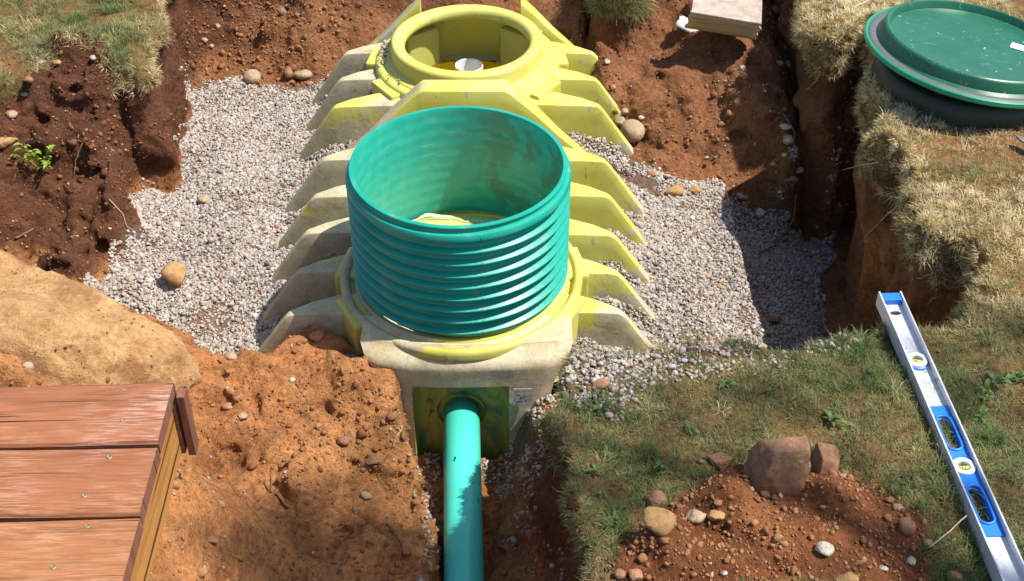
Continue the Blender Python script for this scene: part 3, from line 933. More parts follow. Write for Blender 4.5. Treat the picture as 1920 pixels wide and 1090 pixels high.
mkbm('corner_block', box_bm((.010, -.040, -.188), (.027, -.003, -.010), .002), M_ENDGRAIN, plat_o)
for x in (-.55, -1.15): mkbm('joist', box_bm((x - .02, -.75, -.178), (x + .02, -.039, -.0387), .003), M_STRINGER, plat_o)

# ------------------------------------------------------------------ spirit level
la, lb = Vector((*gp(1668, 568, .04), .032)), Vector((*gp(1803, 888, .03), .030))
ldir = (lb - la); ldir.z = 0; ldir.normalize()
lc = Vector((lb.x, lb.y, 0))
level = meta(empty('spirit_level', (lc.x, lc.y, .045), math.atan2(ldir.y, ldir.x) + math.pi / 2), 'long aluminium spirit level with blue grips lying on the lawn at the pit corner', 'spirit level')
LH, LT, LL = .030, .022, .615           # half width of the face, thickness, half length; local Y is the length
def slab_hole(y0, y1, xh, hole, z0, z1, n=48):
    """rectangle |x|<xh, y0..y1 with a hole given by function angle->point; returns plate with thickness"""
    hp = [hole(2 * math.pi * i / n) for i in range(n)]
    cy = sum(p[1] for p in hp) / n
    op = []
    for (x, y) in hp:
        dx, dy = x, y - cy
        L = math.hypot(dx, dy); dx /= L; dy /= L
        t = min(xh / abs(dx) if abs(dx) > 1e-6 else 9, ((y1 - cy) if dy > 0 else (cy - y0)) / abs(dy) if abs(dy) > 1e-6 else 9)
        op.append((dx * t, cy + dy * t))
    # snap nearest samples to the corners
    for c in ((xh, y0), (xh, y1), (-xh, y0), (-xh, y1)):
        k = min(range(n), key=lambda q: math.hypot(op[q][0] - c[0], op[q][1] - c[1])); op[k] = c
    vs = [(x, y, z1) for x, y in op] + [(x, y, z1) for x, y in hp] + [(x, y, z0) for x, y in hp] + [(x, y, z0) for x, y in op]
    fs = []
    for i in range(n):
        j = (i + 1) % n
        fs += [(i, j, n + j, n + i), (n + i, n + j, 2 * n + j, 2 * n + i), (2 * n + i, 2 * n + j, 3 * n + j, 3 * n + i), (3 * n + i, 3 * n + j, j, i)]
    return vs, fs
def circ(cy, r): return lambda a: (r * math.cos(a), cy + r * math.sin(a))
def stad(cy, hl, r):
    def f_(a):
        c, s_ = math.cos(a), math.sin(a)
        return (r * c, cy + r * s_ + (hl - r) * max(-1, min(1, s_ * 3)))
    return f_
def merge(lst):
    V_, F_ = [], []
    for v, f_ in lst:
        b = len(V_); V_ += v; F_ += [tuple(b + i for i in q) for q in f_]
    return V_, F_
def boxvf(lo, hi):
    v = [(x, y, z) for x in (lo[0], hi[0]) for y in (lo[1], hi[1]) for z in (lo[2], hi[2])]
    return v, [(0, 1, 3, 2), (4, 6, 7, 5), (0, 4, 5, 1), (2, 3, 7, 6), (0, 2, 6, 4), (1, 5, 7, 3)]
def flat(o):
    o.data.polygons.foreach_set('use_smooth', [False] * len(o.data.polygons)); return o
xw = LH - .004
parts = []
ring_y = (.360, 0.0, -.360)
wz0, wz1 = -.002, .002
# web between the flanges, with real holes; feature spans along Y
spans = [('ring', .360, .027), ('hand', .107, .056), ('ring', 0.0, .027), ('hand', -.112, .056), ('ring', -.360, .027)]
cur = LL - .032
for typ, cy, h in spans:
    parts.append(boxvf((-xw, cy + h, wz0), (xw, cur, wz1)))
    if typ == 'ring': parts.append(slab_hole(cy - h, cy + h, xw, circ(cy, .0185), wz0, wz1))
    else: parts.append(slab_hole(cy - h, cy + h, xw, stad(cy, .052, .0155), wz0, wz1))
    cur = cy - h
parts.append(boxvf((-xw, -LL + .03, wz0), (xw, cur, wz1)))
flat(mk('web', *merge(parts), M_ALU, level))
fl = []
for sx0 in (-1, 1):
    o = mkbm('flange', box_bm((-.002, -LL, -LT), (.002, LL, LT), .0007), M_ALU, level, False, (sx0 * (LH - .002), 0, 0))
    if sx0 < 0:
        w_ = mkbm('edge_window', box_bm((-.0012, -.012, -.004), (.0005, .012, .008), .0005), M_BEZEL, o, False, (-.0018, -.002, .004))
        mkbm('edge_vial', box_bm((-.0006, -.006, -.002), (.0003, .006, .004), .0005), M_BLACK, w_, False, (-.0012, .001, .001))
for sgn in (1, -1):
    e_ = mkbm('end_cap', box_bm((-xw, -.016, -.019), (xw, .014, .0185), .002), M_BLUE, level, False, (0, sgn * (LL - .0165), 0))
# dark hang hole by the far end
vs, fs = lathe([(.0001, .0023), (.0068, .0023), (.0085, .0032), (.0095, .0023)], 24)
hh = mk('hang_hole', [(x * 1.5, y * .8, z) for x, y, z in vs], fs, M_BLACK, level, True, (0, .548, 0))
# blue grip plate
gz0, gz1 = .0024, .0062
g = [boxvf((-xw + .0006, .163, gz0), (xw - .0006, .197, gz1)), slab_hole(.051, .163, xw - .0006, stad(.107, .0525, .0150), gz0, gz1), boxvf((-xw + .0006, .0285, gz0), (xw - .0006, .051, gz1)),
     slab_hole(-.0285, .0285, xw - .0006, circ(0, .0215), gz0, gz1), boxvf((-xw + .0006, -.056, gz0), (xw - .0006, -.0285, gz1)), slab_hole(-.168, -.056, xw - .0006, stad(-.112, .0525, .0150), gz0, gz1), boxvf((-xw + .0006, -.200, gz0), (xw - .0006, -.168, gz1))]
flat(mk('grip', *merge(g), M_BLUE, level))
for cy in (.107, -.112):
    n = 48; vs = []; fs = []
    pr = [(.0210, .0062), (.0205, .0095), (.0185, .0108), (.0165, .0108), (.0152, .0095), (.0150, .0035), (.0150, -.010)]
    for (r_, z) in pr:
        f_ = stad(0, .0525 + (r_ - .0150), r_)
        for i in range(n): x, y = f_(2 * math.pi * i / n); vs.append((x, y, z))
    for q in range(len(pr) - 1):
        for i in range(n): j = (i + 1) % n; fs.append((q * n + i, q * n + j, (q + 1) * n + j, (q + 1) * n + i))
    mk('handle_slot', vs, fs, M_BLUE, level, True, (0, cy, 0))
for k, cy in enumerate(ring_y):
    vs, fs = lathe([(.0255, .002), (.0255, .0095), (.0245, .0108), (.0150, .0108), (.0140, .0095), (.0140, -.008)], 48)
    r_ = mk('vial_ring', vs, fs, M_BEZEL, level, True, (0, cy, 0)); autosmooth(r_, 35)
    if k != 1:
        vs, fs = lathe([(.0262, .002), (.0262, .0065), (.0285, .0065), (.0288, .002)], 48)
        o = mk('blue_surround', [(x * .905, y * 1.12 - .002, z) for x, y, z in vs], fs, M_BLUE, r_)
    vs, fs = tube([(-.0135, 0, .002), (.0135, 0, .002)] if k == 1 else [(-.0125, .004, .002), (.0125, -.004, .002)], .0055, 16)
    vl = mk('vial', vs, fs, M_VIAL, r_)
    for dx in (-.0035, .0035):
        vs, fs = lathe([(.0058, -.0005), (.0058, .0005)], 16)
        o = mk('vial_line', vs, fs, M_BLACK, r_); o.location = (dx, 0, .002); o.rotation_euler = (0, R(90), 0)
    mkbm('vial_backing', box_bm((-.0135, -.0135, -.0075), (.0135, .0135, -.0055)), M_BLACK, r_)

# ------------------------------------------------------------------ green lid on its tub
LX, LY = gp(1826, 88, .225)
lid = meta(empty('riser_lid', (LX, LY, .22)), 'dark green round plastic lid with gasket, resting on an upturned tub on dry grass', 'lid')
lid.rotation_euler = (R(-1), R(6.5), 0)
vs, fs = lathe([(.0001, .006), (.15, .006), (.262, .0065), (.270, .010), (.276, .028), (.279, .033), (.285, .035), (.291, .032), (.294, .026), (.299, -.002), (.309, -.010)], 144)
o = mk('lid_top', vs, fs, M_LID, lid); autosmooth(o, 40)
vs, fs = lathe([(.3085, -.010), (.318, -.0085), (.330, -.0085), (.333, -.011)], 144)
mk('gasket', vs, fs, M_GASKET, lid)
vs, fs = lathe([(.333, -.013), (.336, -.008), (.342, -.0075), (.346, -.011), (.347, -.022), (.343, -.027), (.30, -.030)], 144)
o = mk('lid_rim', vs, fs, m_plain('green_rim_plastic', (.018, .25, .14), .35), lid); autosmooth(o, 40)
st = mkbm('sticker', box_bm((-.045, -.022, 0), (.045, .022, .001)), M_STICK, lid, False, (.175, .02, .0068), (0, 0, R(-28)))
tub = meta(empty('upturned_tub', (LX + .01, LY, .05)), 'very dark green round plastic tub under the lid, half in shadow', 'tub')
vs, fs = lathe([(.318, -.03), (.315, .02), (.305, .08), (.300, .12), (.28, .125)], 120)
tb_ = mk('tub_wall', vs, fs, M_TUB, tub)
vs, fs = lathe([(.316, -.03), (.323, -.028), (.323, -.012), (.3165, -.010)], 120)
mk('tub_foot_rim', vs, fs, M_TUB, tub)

# ------------------------------------------------------------------ broken half-pipe offcut and its white splinter
def curved_sheet(L, Rr, th, a0, a1, na=14, nl=10, jag=.0):
    vs, fs = [], []
    for s_ in (0, 1):
        for i in range(nl + 1):
            for k in range(na + 1):
                a = a0 + (a1 - a0) * k / na; r_ = Rr - s_ * th
                x = -L / 2 + L * i / nl
                if i in (0, nl): x += jag * math.sin(k * 1.9 + i) * (.5 + .5 * math.sin(k * .7))
                vs.append((x, r_ * math.cos(a), r_ * math.sin(a)))
    W_ = na + 1; B_ = (nl + 1) * W_
    for i in range(nl):
        for k in range(na):
            fs.append((i * W_ + k, (i + 1) * W_ + k, (i + 1) * W_ + k + 1, i * W_ + k + 1))
            fs.append((B_ + i * W_ + k + 1, B_ + (i + 1) * W_ + k + 1, B_ + (i + 1) * W_ + k, B_ + i * W_ + k))
    for i in range(nl):
        for k in (0, na):
            a, b = i * W_ + k, (i + 1) * W_ + k; fs.append((a, b, B_ + b, B_ + a))
    for k in range(na):
        for i in (0, nl):
            a, b = i * W_ + k, i * W_ + k + 1; fs.append((a, b, B_ + b, B_ + a))
    return vs, fs
M_OFF = m_wood('cream_mudstained_board', (.46, .36, .22), (.60, .50, .34), .6, 0)
l0, _ = hit(1345, 60)
t_ = meta(empty('bent_offcut', (l0.x + .02, l0.y + .04, l0.z + .030)), 'bent cream-coloured offcut of board, muddy, propped on the soil mound at the top', 'offcut')
t_.rotation_euler = (R(0), R(6), R(-9))
vs, fs = curved_sheet(.27, .20, .012, R(200), R(262), jag=.008)
vs = [(x, y * .9, z + .16) for x, y, z in vs]
o = mk('face', vs, fs, M_OFF, t_)
bm = box_bm((-.132, -.010, -.005), (.136, .17, .006), .003)
mkbm('upper_flange', bm, m_plain('weathered_grey_board', (.36, .29, .24), .8, var=.3, bmp=.4), t_, False, (0, -.165, .092), (R(4), 0, 0))
l1, _ = hit(1292, 46)
vs, fs = curved_sheet(.105, .05, .004, R(50), R(130), 8, 6, .006)
meta(mk('white_splinter', vs, fs, m_plain('white_flake', (.66, .62, .58), .5), None, True, (l1.x, l1.y, l1.z + .0 - .035), (R(20), R(14), R(-30))), 'curled white shard of plastic lying on the soil next to the cream offcut', 'plastic shard')
lz, _ = hit(1912, 278)
bm = bmesh.new()
pp = [(-.03, 0), (.0, .011), (.06, .016), (.16, .018), (.16, -.018), (.06, -.016), (.0, -.011)]
top = [bm.verts.new((x, y, .004 - .002 * (i == 0))) for i, (x, y) in enumerate(pp)]; bot = [bm.verts.new((x, y, -.001)) for x, y in pp]
bm.faces.new(top); bm.faces.new(bot[::-1])
for i in range(len(pp)): bm.faces.new((bot[i], bot[(i + 1) % len(pp)], top[(i + 1) % len(pp)], top[i]))
meta(mkbm('metal_tip', bm, m_plain('rusty_grey_steel', (.20, .15, .13), .6, metal=.3, var=.3), None, False, (lz.x, lz.y, lz.z + .03), (0, R(6), R(-52))), 'grey pointed metal tip poking in over the dry grass below the green lid', 'tool')

# ------------------------------------------------------------------ stones
def m_rock(name, c0, c1, dirt=None, rough=.85, bmp=.6):
    s = N(name)
    n1 = s.noise(9, 6, .65); n2 = s.noise(60, 6, .75)
    c = s.ramp(n1, [(.3, c0), (.7, c1)])
    c = s.mix(1.0, c, s.ramp(n2, [(.3, .66), (.7, 1.25)]), 'MULTIPLY')
    if dirt is not None: c = s.mix(s.math('MULTIPLY', s.range(s.noise(5, 5, .7), .50, .60), .7), c, dirt)
    return s.fin(c, rough, s.bump(s.math('ADD', s.math('MULTIPLY', n1, .7), s.math('ADD', s.math('MULTIPLY', n2, .6), s.math('MULTIPLY', s.noise(220, 4, .7), .25))), bmp * 1.3, .012), .25)
RM = {'tan': m_rock('tan_stone', (.34, .24, .15), (.46, .34, .22)), 'ochre': m_rock('ochre_stone', (.36, .20, .085), (.50, .31, .13), (.24, .11, .05)),
      'brown': m_rock('brown_soil_rock', (.24, .125, .068), (.36, .20, .115), (.19, .085, .042)), 'grey': m_rock('grey_stone', (.32, .27, .22), (.44, .39, .33)),
      'pale': m_rock('pale_stone', (.44, .38, .30), (.58, .52, .43)), 'clay': m_rock('ochre_clay_rock', (.40, .21, .085), (.60, .38, .17), (.27, .125, .05), bmp=1.0),
      'red': m_rock('reddish_stone', (.34, .16, .09), (.44, .23, .13))}
def rock_mesh(seed, rough=.25, ang=0.0, sub=3, lo=.62, hi=.86):
    bm = bmesh.new(); bmesh.ops.create_icosphere(bm, subdivisions=sub, radius=1)
    off = Vector((seed * 3.7, seed * 1.3, seed * 7.1))
    planes = []
    r2 = random.Random(seed)
    for k in range(int(ang * 14)):
        d = Vector((r2.gauss(0, 1), r2.gauss(0, 1), r2.gauss(0, 1))).normalized(); planes.append((d, r2.uniform(lo, hi)))
    for v in bm.verts:
        p = v.co.copy()
        for d, h in planes:
            t = p.dot(d)
            if t > h: p -= d * (t - h) * .92
        n_ = noise.fractal(p * 1.1 + off, .8, 2.1, 4)
        v.co = p * (1 + rough * n_)
    return bm
used_seed = [100]
def stone(px, py, w_px, h_px, mat, label, name='stone', ang=.4, rough=.22, rz=None, sink=.25, flat_=.8, dx=0, sub=3, planes_=None):
    """w_px x h_px: how big the stone looks in the survey photo; it stands on the ground surface there"""
    loc, nor = hit(px, py + h_px * .25)
    if loc is None: return None
    dist = (loc - camp).dot(Vector((0, CP, -SP)))
    wx_ = w_px / F * dist / 2
    # apparent height mixes depth and height at this camera pitch
    hh_ = h_px / F * dist / 2
    dz_ = hh_ * flat_; dy_ = hh_ * 1.05
    used_seed[0] += 1
    bm = rock_mesh(used_seed[0], rough, 0 if planes_ else ang, sub, *((.48, .74) if name == 'rock' else (.62, .86)))
    if planes_:
        for v in bm.verts:
            for d, h in planes_:
                d = Vector(d).normalized(); t = v.co.dot(d)
                if t > h: v.co -= d * (t - h) * .93
            v.co *= 1 + .075 * noise.fractal(v.co * 2.6 + Vector((used_seed[0], 0, 0)), .7, 2.1, 5)
    if name == 'rock':
        m_ = [max(abs(v.co[i]) for v in bm.verts) for i in range(3)]
        for v in bm.verts: v.co = Vector([v.co[i] / m_[i] for i in range(3)])
    for v in bm.verts: v.co = Vector((v.co.x * wx_, v.co.y * dy_, v.co.z * dz_))
    o = mkbm(name, bm, RM[mat], None, True, (loc.x, loc.y, loc.z + dz_ * (1 - 2 * sink)), (0, 0, rz if rz is not None else rnd.uniform(-.25, .25)))
    return meta(o, label, 'rock' if name == 'rock' else name)
BLK = [((-.1, .25, 1), .52), ((.0, -1, .55), .50), ((-.9, -.1, .42), .56), ((1, -.1, .12), .62), ((.75, -.7, .1), .66), ((-.5, -.85, .1), .70), ((0, 1, .1), .6), ((0, 0, -1), .5)]
BLK2 = [((.2, .2, 1), .62), ((.1, -1, .3), .45), ((-1, 0, .2), .5), ((.9, -.3, .5), .5), ((.6, -.5, -.6), .55), ((0, 1, 0), .5)]
stone(1462, 872, 135, 102, 'brown', 'largest blocky brown rock on the front lawn, at the head of the soil heap', 'rock', .75, .13, .05, .12, 1.0, sub=5, planes_=BLK)
stone(1546, 862, 62, 76, 'brown', 'upright brown rock leaning against the right side of the largest blocky rock', 'rock', .75, .13, 0, .12, .8, sub=4, planes_=BLK2)
stone(1348, 858, 50, 46, 'brown', 'lumpy brown soil-crusted rock alone in the grass, left of the blocky rock', 'rock', .9, .2)
stone(1314, 864, 14, 12, 'brown', 'tiny brown pebble touching the left side of the lone lumpy brown rock', 'pebble')
stone(1436, 918, 33, 32, 'brown', 'round soil-coated stone under the lower edge of the largest blocky rock')
stone(1231, 970, 72, 62, 'ochre', 'three-cornered ochre stone at the left edge of the soil heap', 'stone', .9, .14)
stone(1229, 930, 44, 40, 'brown', 'pointed brown stone right behind the three-cornered ochre stone', 'stone', .9)
stone(1303, 965, 40, 30, 'tan', 'smooth tan egg-shaped stone between grass and the soil heap', 'stone', .2, .12)
stone(1343, 965, 38, 24, 'ochre', 'small ochre wedge of stone just right of the smooth tan one', 'stone', 1.1)
stone(1346, 941, 18, 14, 'brown', 'brown nugget at the upper left rim of the soil heap', 'stone')
stone(1545, 1028, 36, 30, 'pale', 'pale rounded stone with a small dark dimple on the soil heap', 'stone', .2, .10, 0, .15)
stone(1586, 1082, 48, 30, 'ochre', 'ochre rounded rock at the bottom of the picture on the heap', 'rock', .5)
stone(1698, 982, 38, 36, 'brown', 'dark brown clod-like stone on the right rim of the soil heap', 'stone', .8)
stone(1682, 950, 26, 16, 'tan', 'small tan stone on the heap rim above the dark brown one', 'stone', .6)
stone(1668, 936, 20, 14, 'brown', 'brown stone at the upper right rim of the heap', 'stone')
stone(1740, 1018, 20, 18, 'tan', 'round tan stone in the grass just off the right side of the heap', 'stone', .3)
stone(1656, 1064, 18, 12, 'pale', 'small pale stone low on the right of the heap', 'stone', .3)
stone(1708, 1050, 16, 18, 'pale', 'pale oblong pebble half sunk in the right flank of the heap', 'pebble', .3)
stone(1578, 889, 20, 14, 'tan', 'small flat tan stone on the grass to the right of the leaning brown rock', 'stone', .4)
stone(1358, 1074, 12, 9, 'pale', 'little white pebble near the bottom left of the heap', 'pebble', .2)
stone(1190, 1076, 32, 28, 'red', 'round reddish stone at the bottom, left foot of the heap', 'stone', .3)
stone(1163, 1074, 26, 24, 'brown', 'brown stone touching the left of the round reddish one', 'stone', .6)
stone(1140, 1062, 14, 12, 'red', 'small red pebble on the lawn edge above the trench', 'pebble', .4)
stone(1790, 1078, 34, 26, 'ochre', 'flat ochre stone in the grass beside the lower part of the spirit level', 'stone', .8)
stone(1128, 718, 36, 22, 'red', 'reddish-brown cobble on the pea gravel spilt on the lawn', 'cobble', .4)
stone(1150, 728, 20, 14, 'tan', 'small tan cobble touching the reddish cobble on the lawn', 'cobble', .3)
stone(333, 514, 58, 56, 'ochre', 'large ochre block of stone lying on the left gravel', 'stone', 1.0, .12, -.4, .12)
stone(245, 521, 22, 15, 'tan', 'smooth tan pebble at the left edge of the gravel by the clay boulder', 'pebble', .1, .08)
stone(265, 506, 14, 12, 'brown', 'brown pebble next to the smooth tan one at the gravel edge', 'pebble')
stone(383, 372, 24, 24, 'tan', 'lone brownish cobble in the middle of the left gravel', 'cobble', .5)
stone(474, 147, 34, 31, 'tan', 'roundest tan cobble at the top of the left gravel', 'cobble', .1, .07, 0, .15, 1.0)
stone(569, 140, 35, 23, 'tan', 'oval brown cobble against the soil slope, left of the tank', 'cobble', .1, .08, -.1, .15)
stone(541, 136, 18, 26, 'brown', 'upright brown cobble just left of the oval one under the slope', 'cobble', .2)
stone(581, 156, 14, 10, 'red', 'small orange pebble below the oval brown cobble', 'pebble', .4)
stone(543, 11, 16, 11, 'pale', 'pale oblong cobble near the top of the soil slope', 'cobble', .1)
stone(530, 20, 16, 22, 'brown', 'dark brown cobble beside the pale one near the top of the slope', 'cobble', .3)
stone(384, 75, 16, 13, 'tan', 'tan cobble stuck in the upper left of the soil slope', 'cobble', .3)
stone(396, 86, 10, 10, 'tan', 'tiny tan pebble below the cobble in the upper left slope', 'pebble', .3)
stone(175, 108, 12, 14, 'grey', 'small grey stone on bare soil below the upper left lawn', 'stone', .3)
stone(108, 118, 20, 15, 'ochre', 'ochre stone at the grass edge on the left bank', 'stone', .4)
stone(76, 116, 24, 12, 'grey', 'flat grey stone at the top of the left bank', 'stone', .5)
stone(54, 148, 20, 18, 'brown', 'dark stone in the rubble on the left bank', 'stone', .5)
stone(22, 213, 24, 18, 'tan', 'smooth tan stone half buried in the left bank', 'stone', .2)
stone(50, 176, 18, 12, 'tan', 'small tan stone under the rubble of the left bank', 'stone', .2)
stone(12, 265, 46, 26, 'ochre', 'ochre rock at the left margin, above the leafy weed', 'rock', .4)
stone(1184, 246, 44, 52, 'tan', 'largest smooth brown cobble at the right foot of the yellow ribs', 'cobble', .2, .10, .3, .12)
stone(1162, 226, 20, 22, 'tan', 'cobble tucked between the yellow ribs and the largest smooth cobble', 'cobble', .2)
stone(1152, 205, 18, 20, 'brown', 'upper of the cobbles beside the tips of the yellow ribs', 'cobble', .2)
stone(1172, 208, 14, 16, 'tan', 'small cobble right of the upper one by the rib tips', 'cobble', .2)
stone(1150, 163, 12, 14, 'red', 'reddish cobble beside the farthest right rib', 'cobble', .3)
stone(1138, 115, 10, 12, 'pale', 'pale pebble on the mound beside the farthest right rib', 'pebble', .3)
stone(1202, 220, 12, 11, 'pale', 'pale pebble on the soil mound above the largest smooth cobble', 'pebble', .3)
stone(1265, 357, 46, 26, 'ochre', 'flat orange stone lying on the right gravel near the mound', 'stone', 1.0, .15)
stone(1222, 326, 18, 13, 'red', 'reddish pebble on the right gravel left of the flat orange stone', 'pebble', .4)
stone(1303, 355, 24, 18, 'ochre', 'orange stone at the edge of the mound right of the flat one', 'stone', .7)
stone(1354, 368, 18, 14, 'ochre', 'orange stone on the shadow line below the mound', 'stone', .6)
stone(1363, 383, 18, 14, 'brown', 'dark stone just inside the shadow below the mound', 'stone', .5)
stone(1387, 367, 14, 13, 'tan', 'tan pebble in the shadow below the mound', 'pebble', .2)
stone(1424, 398, 18, 20, 'pale', 'pale oval cobble on the shaded gravel', 'cobble', .1)
stone(1473, 237, 22, 14, 'pale', 'pale long cobble in the shaded corner, topmost of its cluster', 'cobble', .1)
stone(1477, 260, 20, 22, 'tan', 'tan cobble below the pale long one in the shaded corner', 'cobble', .1)
stone(1498, 318, 20, 15, 'tan', 'smooth tan cobble at the foot of the right wall', 'cobble', .1)
stone(1484, 336, 28, 20, 'brown', 'brown stone at the foot of the right wall, below the smooth tan cobble', 'stone', .5)
stone(1471, 290, 12, 10, 'pale', 'white pebble among the shaded cobbles by the right wall', 'pebble', .1)
stone(1392, 127, 14, 14, 'pale', 'white stone on the right crest of the mound', 'stone', .3)
stone(1461, 119, 16, 14, 'grey', 'left one of two grey cobbles in the shaded strip at the right wall', 'cobble', .1)
stone(1477, 121, 16, 18, 'tan', 'right one of two cobbles in the shaded strip at the right wall', 'cobble', .1)
stone(1475, 88, 12, 10, 'grey', 'grey cobble high in the shaded strip at the right wall', 'cobble', .1)
stone(1460, 18, 30, 26, 'brown', 'brown boulder-like stone in the shade at the top, left of the wall', 'stone', .4)
stone(1445, 598, 44, 18, 'brown', 'flat brown stone on the shaded gravel near the pit corner', 'stone', .7)
stone(1348, 537, 16, 13, 'ochre', 'orange stone on the shadow edge of the right gravel', 'stone', .5)
stone(917, 833, 22, 14, 'red', 'orange stone against the recess wall, right of the pipe', 'stone', .6)
stone(593, 627, 28, 24, 'red', 'orange wedge of stone on the gravel by the left front of the tank', 'stone', .8)
stone(518, 645, 14, 14, 'red', 'red pebble on the gravel left of the orange wedge', 'pebble', .4)
stone(432, 666, 26, 20, 'tan', 'tan stone on the soil at the lower gravel edge', 'stone', .4)
stone(455, 779, 20, 14, 'tan', 'tan oval stone on the bare soil beside the wooden platform', 'stone', .2)
stone(548, 711, 12, 10, 'pale', 'tiny pale pebble on the orange soil front left', 'pebble', .2)
stone(428, 760, 22, 16, 'red', 'rust-coloured stone on the soil ledge by the platform', 'stone', .5)
for (px_, py_, lab) in ((645, 825, 'orange soil lump below the muddy end wall, by the trench edge'), (700, 862, 'brown soil lump on the sloping soil left of the pipe'), (398, 1010, 'soil lump with a dark crack beside the platform side board')):
    stone(px_, py_, 34, 20, 'brown', lab, 'soil_lump', .6)

# big clay boulder behind the platform
def boulder():
    bm = bmesh.new(); bmesh.ops.create_icosphere(bm, subdivisions=6, radius=1)
    bx, by = -1.46, 2.60
    for v in bm.verts:
        p = v.co.copy()
        for d, h in ((Vector((.25, -.75, .60)).normalized(), .62), (Vector((-.1, .3, 1)).normalized(), .72), (Vector((.8, -.15, .45)).normalized(), .74), (Vector((.1, .95, .2)).normalized(), .80)):
            t = p.dot(d)
            if t > h: p -= d * (t - h) * .82
        q = p * 1.3
        p *= 1 + .15 * noise.fractal(q + Vector((4, 1, 2)), .8, 2.1, 6) + .022 * noise.fractal(q * 9, .7, 2.1, 4)
        v.co = Vector((p.x * .66, p.y * .40, p.z * .42))
    return meta(mkbm('clay_boulder', bm, RM['clay'], None, True, (bx, by, -.30), (R(4), R(9), R(-22))), 'huge smooth ochre clay boulder behind the wooden platform', 'boulder')
BOULD = boulder()

# ------------------------------------------------------------------ scattering
def instance_group(name, metas):
    """node tree: stand one of the source shapes on every point"""
    ng = bpy.data.node_groups.new(name, 'GeometryNodeTree')
    ng.interface.new_socket('Geometry', in_out='INPUT', socket_type='NodeSocketGeometry')
    ng.interface.new_socket('Geometry', in_out='OUTPUT', socket_type='NodeSocketGeometry')
    gi = ng.nodes.new('NodeGroupInput'); go = ng.nodes.new('NodeGroupOutput')
    iop = ng.nodes.new('GeometryNodeInstanceOnPoints')
    ci = ng.nodes.new('GeometryNodeCollectionInfo'); ci.inputs[0].default_value = metas
    ci.inputs['Separate Children'].default_value = True; ci.inputs['Reset Children'].default_value = True
    def at(n_, t):
        x = ng.nodes.new('GeometryNodeInputNamedAttribute'); x.data_type = t; x.inputs[0].default_value = n_; return x.outputs[0]
    L = ng.links.new
    L(gi.outputs[0], iop.inputs['Points']); L(ci.outputs[0], iop.inputs['Instance'])
    iop.inputs['Pick Instance'].default_value = True
    L(at('idx', 'INT'), iop.inputs['Instance Index']); L(at('rot', 'FLOAT_VECTOR'), iop.inputs['Rotation']); L(at('scl', 'FLOAT_VECTOR'), iop.inputs['Scale'])
    L(iop.outputs[0], go.inputs[0])
    return ng
def scatter(name, P, rot, scl, idx, tint, ng, label=None, cat=None, kind='stuff'):
    me_ = bpy.data.meshes.new(name)
    n_ = len(P); me_.vertices.add(n_); me_.vertices.foreach_set('co', np.asarray(P, np.float32).ravel())
    for nm, t, arr, key in (('rot', 'FLOAT_VECTOR', rot, 'vector'), ('scl', 'FLOAT_VECTOR', scl, 'vector'), ('idx', 'INT', idx, 'value'), ('tint', 'FLOAT', tint, 'value')):
        a = me_.attributes.new(nm, t, 'POINT'); a.data.foreach_set(key, np.asarray(arr, np.int32 if t == 'INT' else np.float32).ravel())
    o = bpy.data.objects.new(name, me_); link(o)
    mod = o.modifiers.new('scatter', 'NODES'); mod.node_group = ng
    return meta(o, label, cat, kind=kind)
def sources(name, objs):
    c = bpy.data.collections.new(name)
    for o in objs: c.objects.link(o)
    return c
def unlinked(name, bm, mat):
    me_ = bpy.data.meshes.new(name); bm.to_mesh(me_); bm.free(); me_.materials.append(mat)
    me_.polygons.foreach_set('use_smooth', [True] * len(me_.polygons))
    return bpy.data.objects.new(name, me_)
def pebble_bm(seed, ang, sub=2, rough=.2):
    return rock_mesh(seed, rough, ang, sub)
grav_ng = instance_group('gravel_scatter', sources('gravel_shapes', [unlinked('pebble_%d' % i, pebble_bm(300 + i, .25 + .1 * i, 2, .16), M_GRAVEL) for i in range(6)]))
clod_ng = instance_group('clod_scatter', sources('clod_shapes', [unlinked('clod_%d' % i, pebble_bm(400 + i, 1.0, 2, .42), M_CLOD) for i in range(6)]))

def sample_faces(mask, density):
    ids = np.nonzero(mask)[0]
    if not len(ids): return np.zeros((0, 3)), np.zeros((0, 3))
    d = density[ids] if hasattr(density, '__len__') else density
    cnt = rg.poisson(FA[ids] * d)
    fi = np.repeat(ids, cnt); n_ = len(fi)
    u, v = rg.random((n_, 1)), rg.random((n_, 1))
    q = V[Q[fi]]
    P = (q[:, 0] * (1 - u) + q[:, 1] * u) * (1 - v) + (q[:, 3] * (1 - u) + q[:, 2] * u) * v
    return P, FN[fi]
fx, fy, fz = FC[:, 0], FC[:, 1], FC[:, 2]
f_pit, f_soil, f_pile, f_mx = lut(sd_pit, fx, fy), lut(sd_soil, fx, fy), lut(sd_pile, fx, fy), lut(mx_, fx, fy)
f_sod = lut(sd_sod, fx, fy)
nzf = FN[:, 2]
hugf = np.abs(fx - CX)
nA = fbm(fx, fy, .16, 201, 3); nB = fbm(fx, fy, .06, 202, 2)

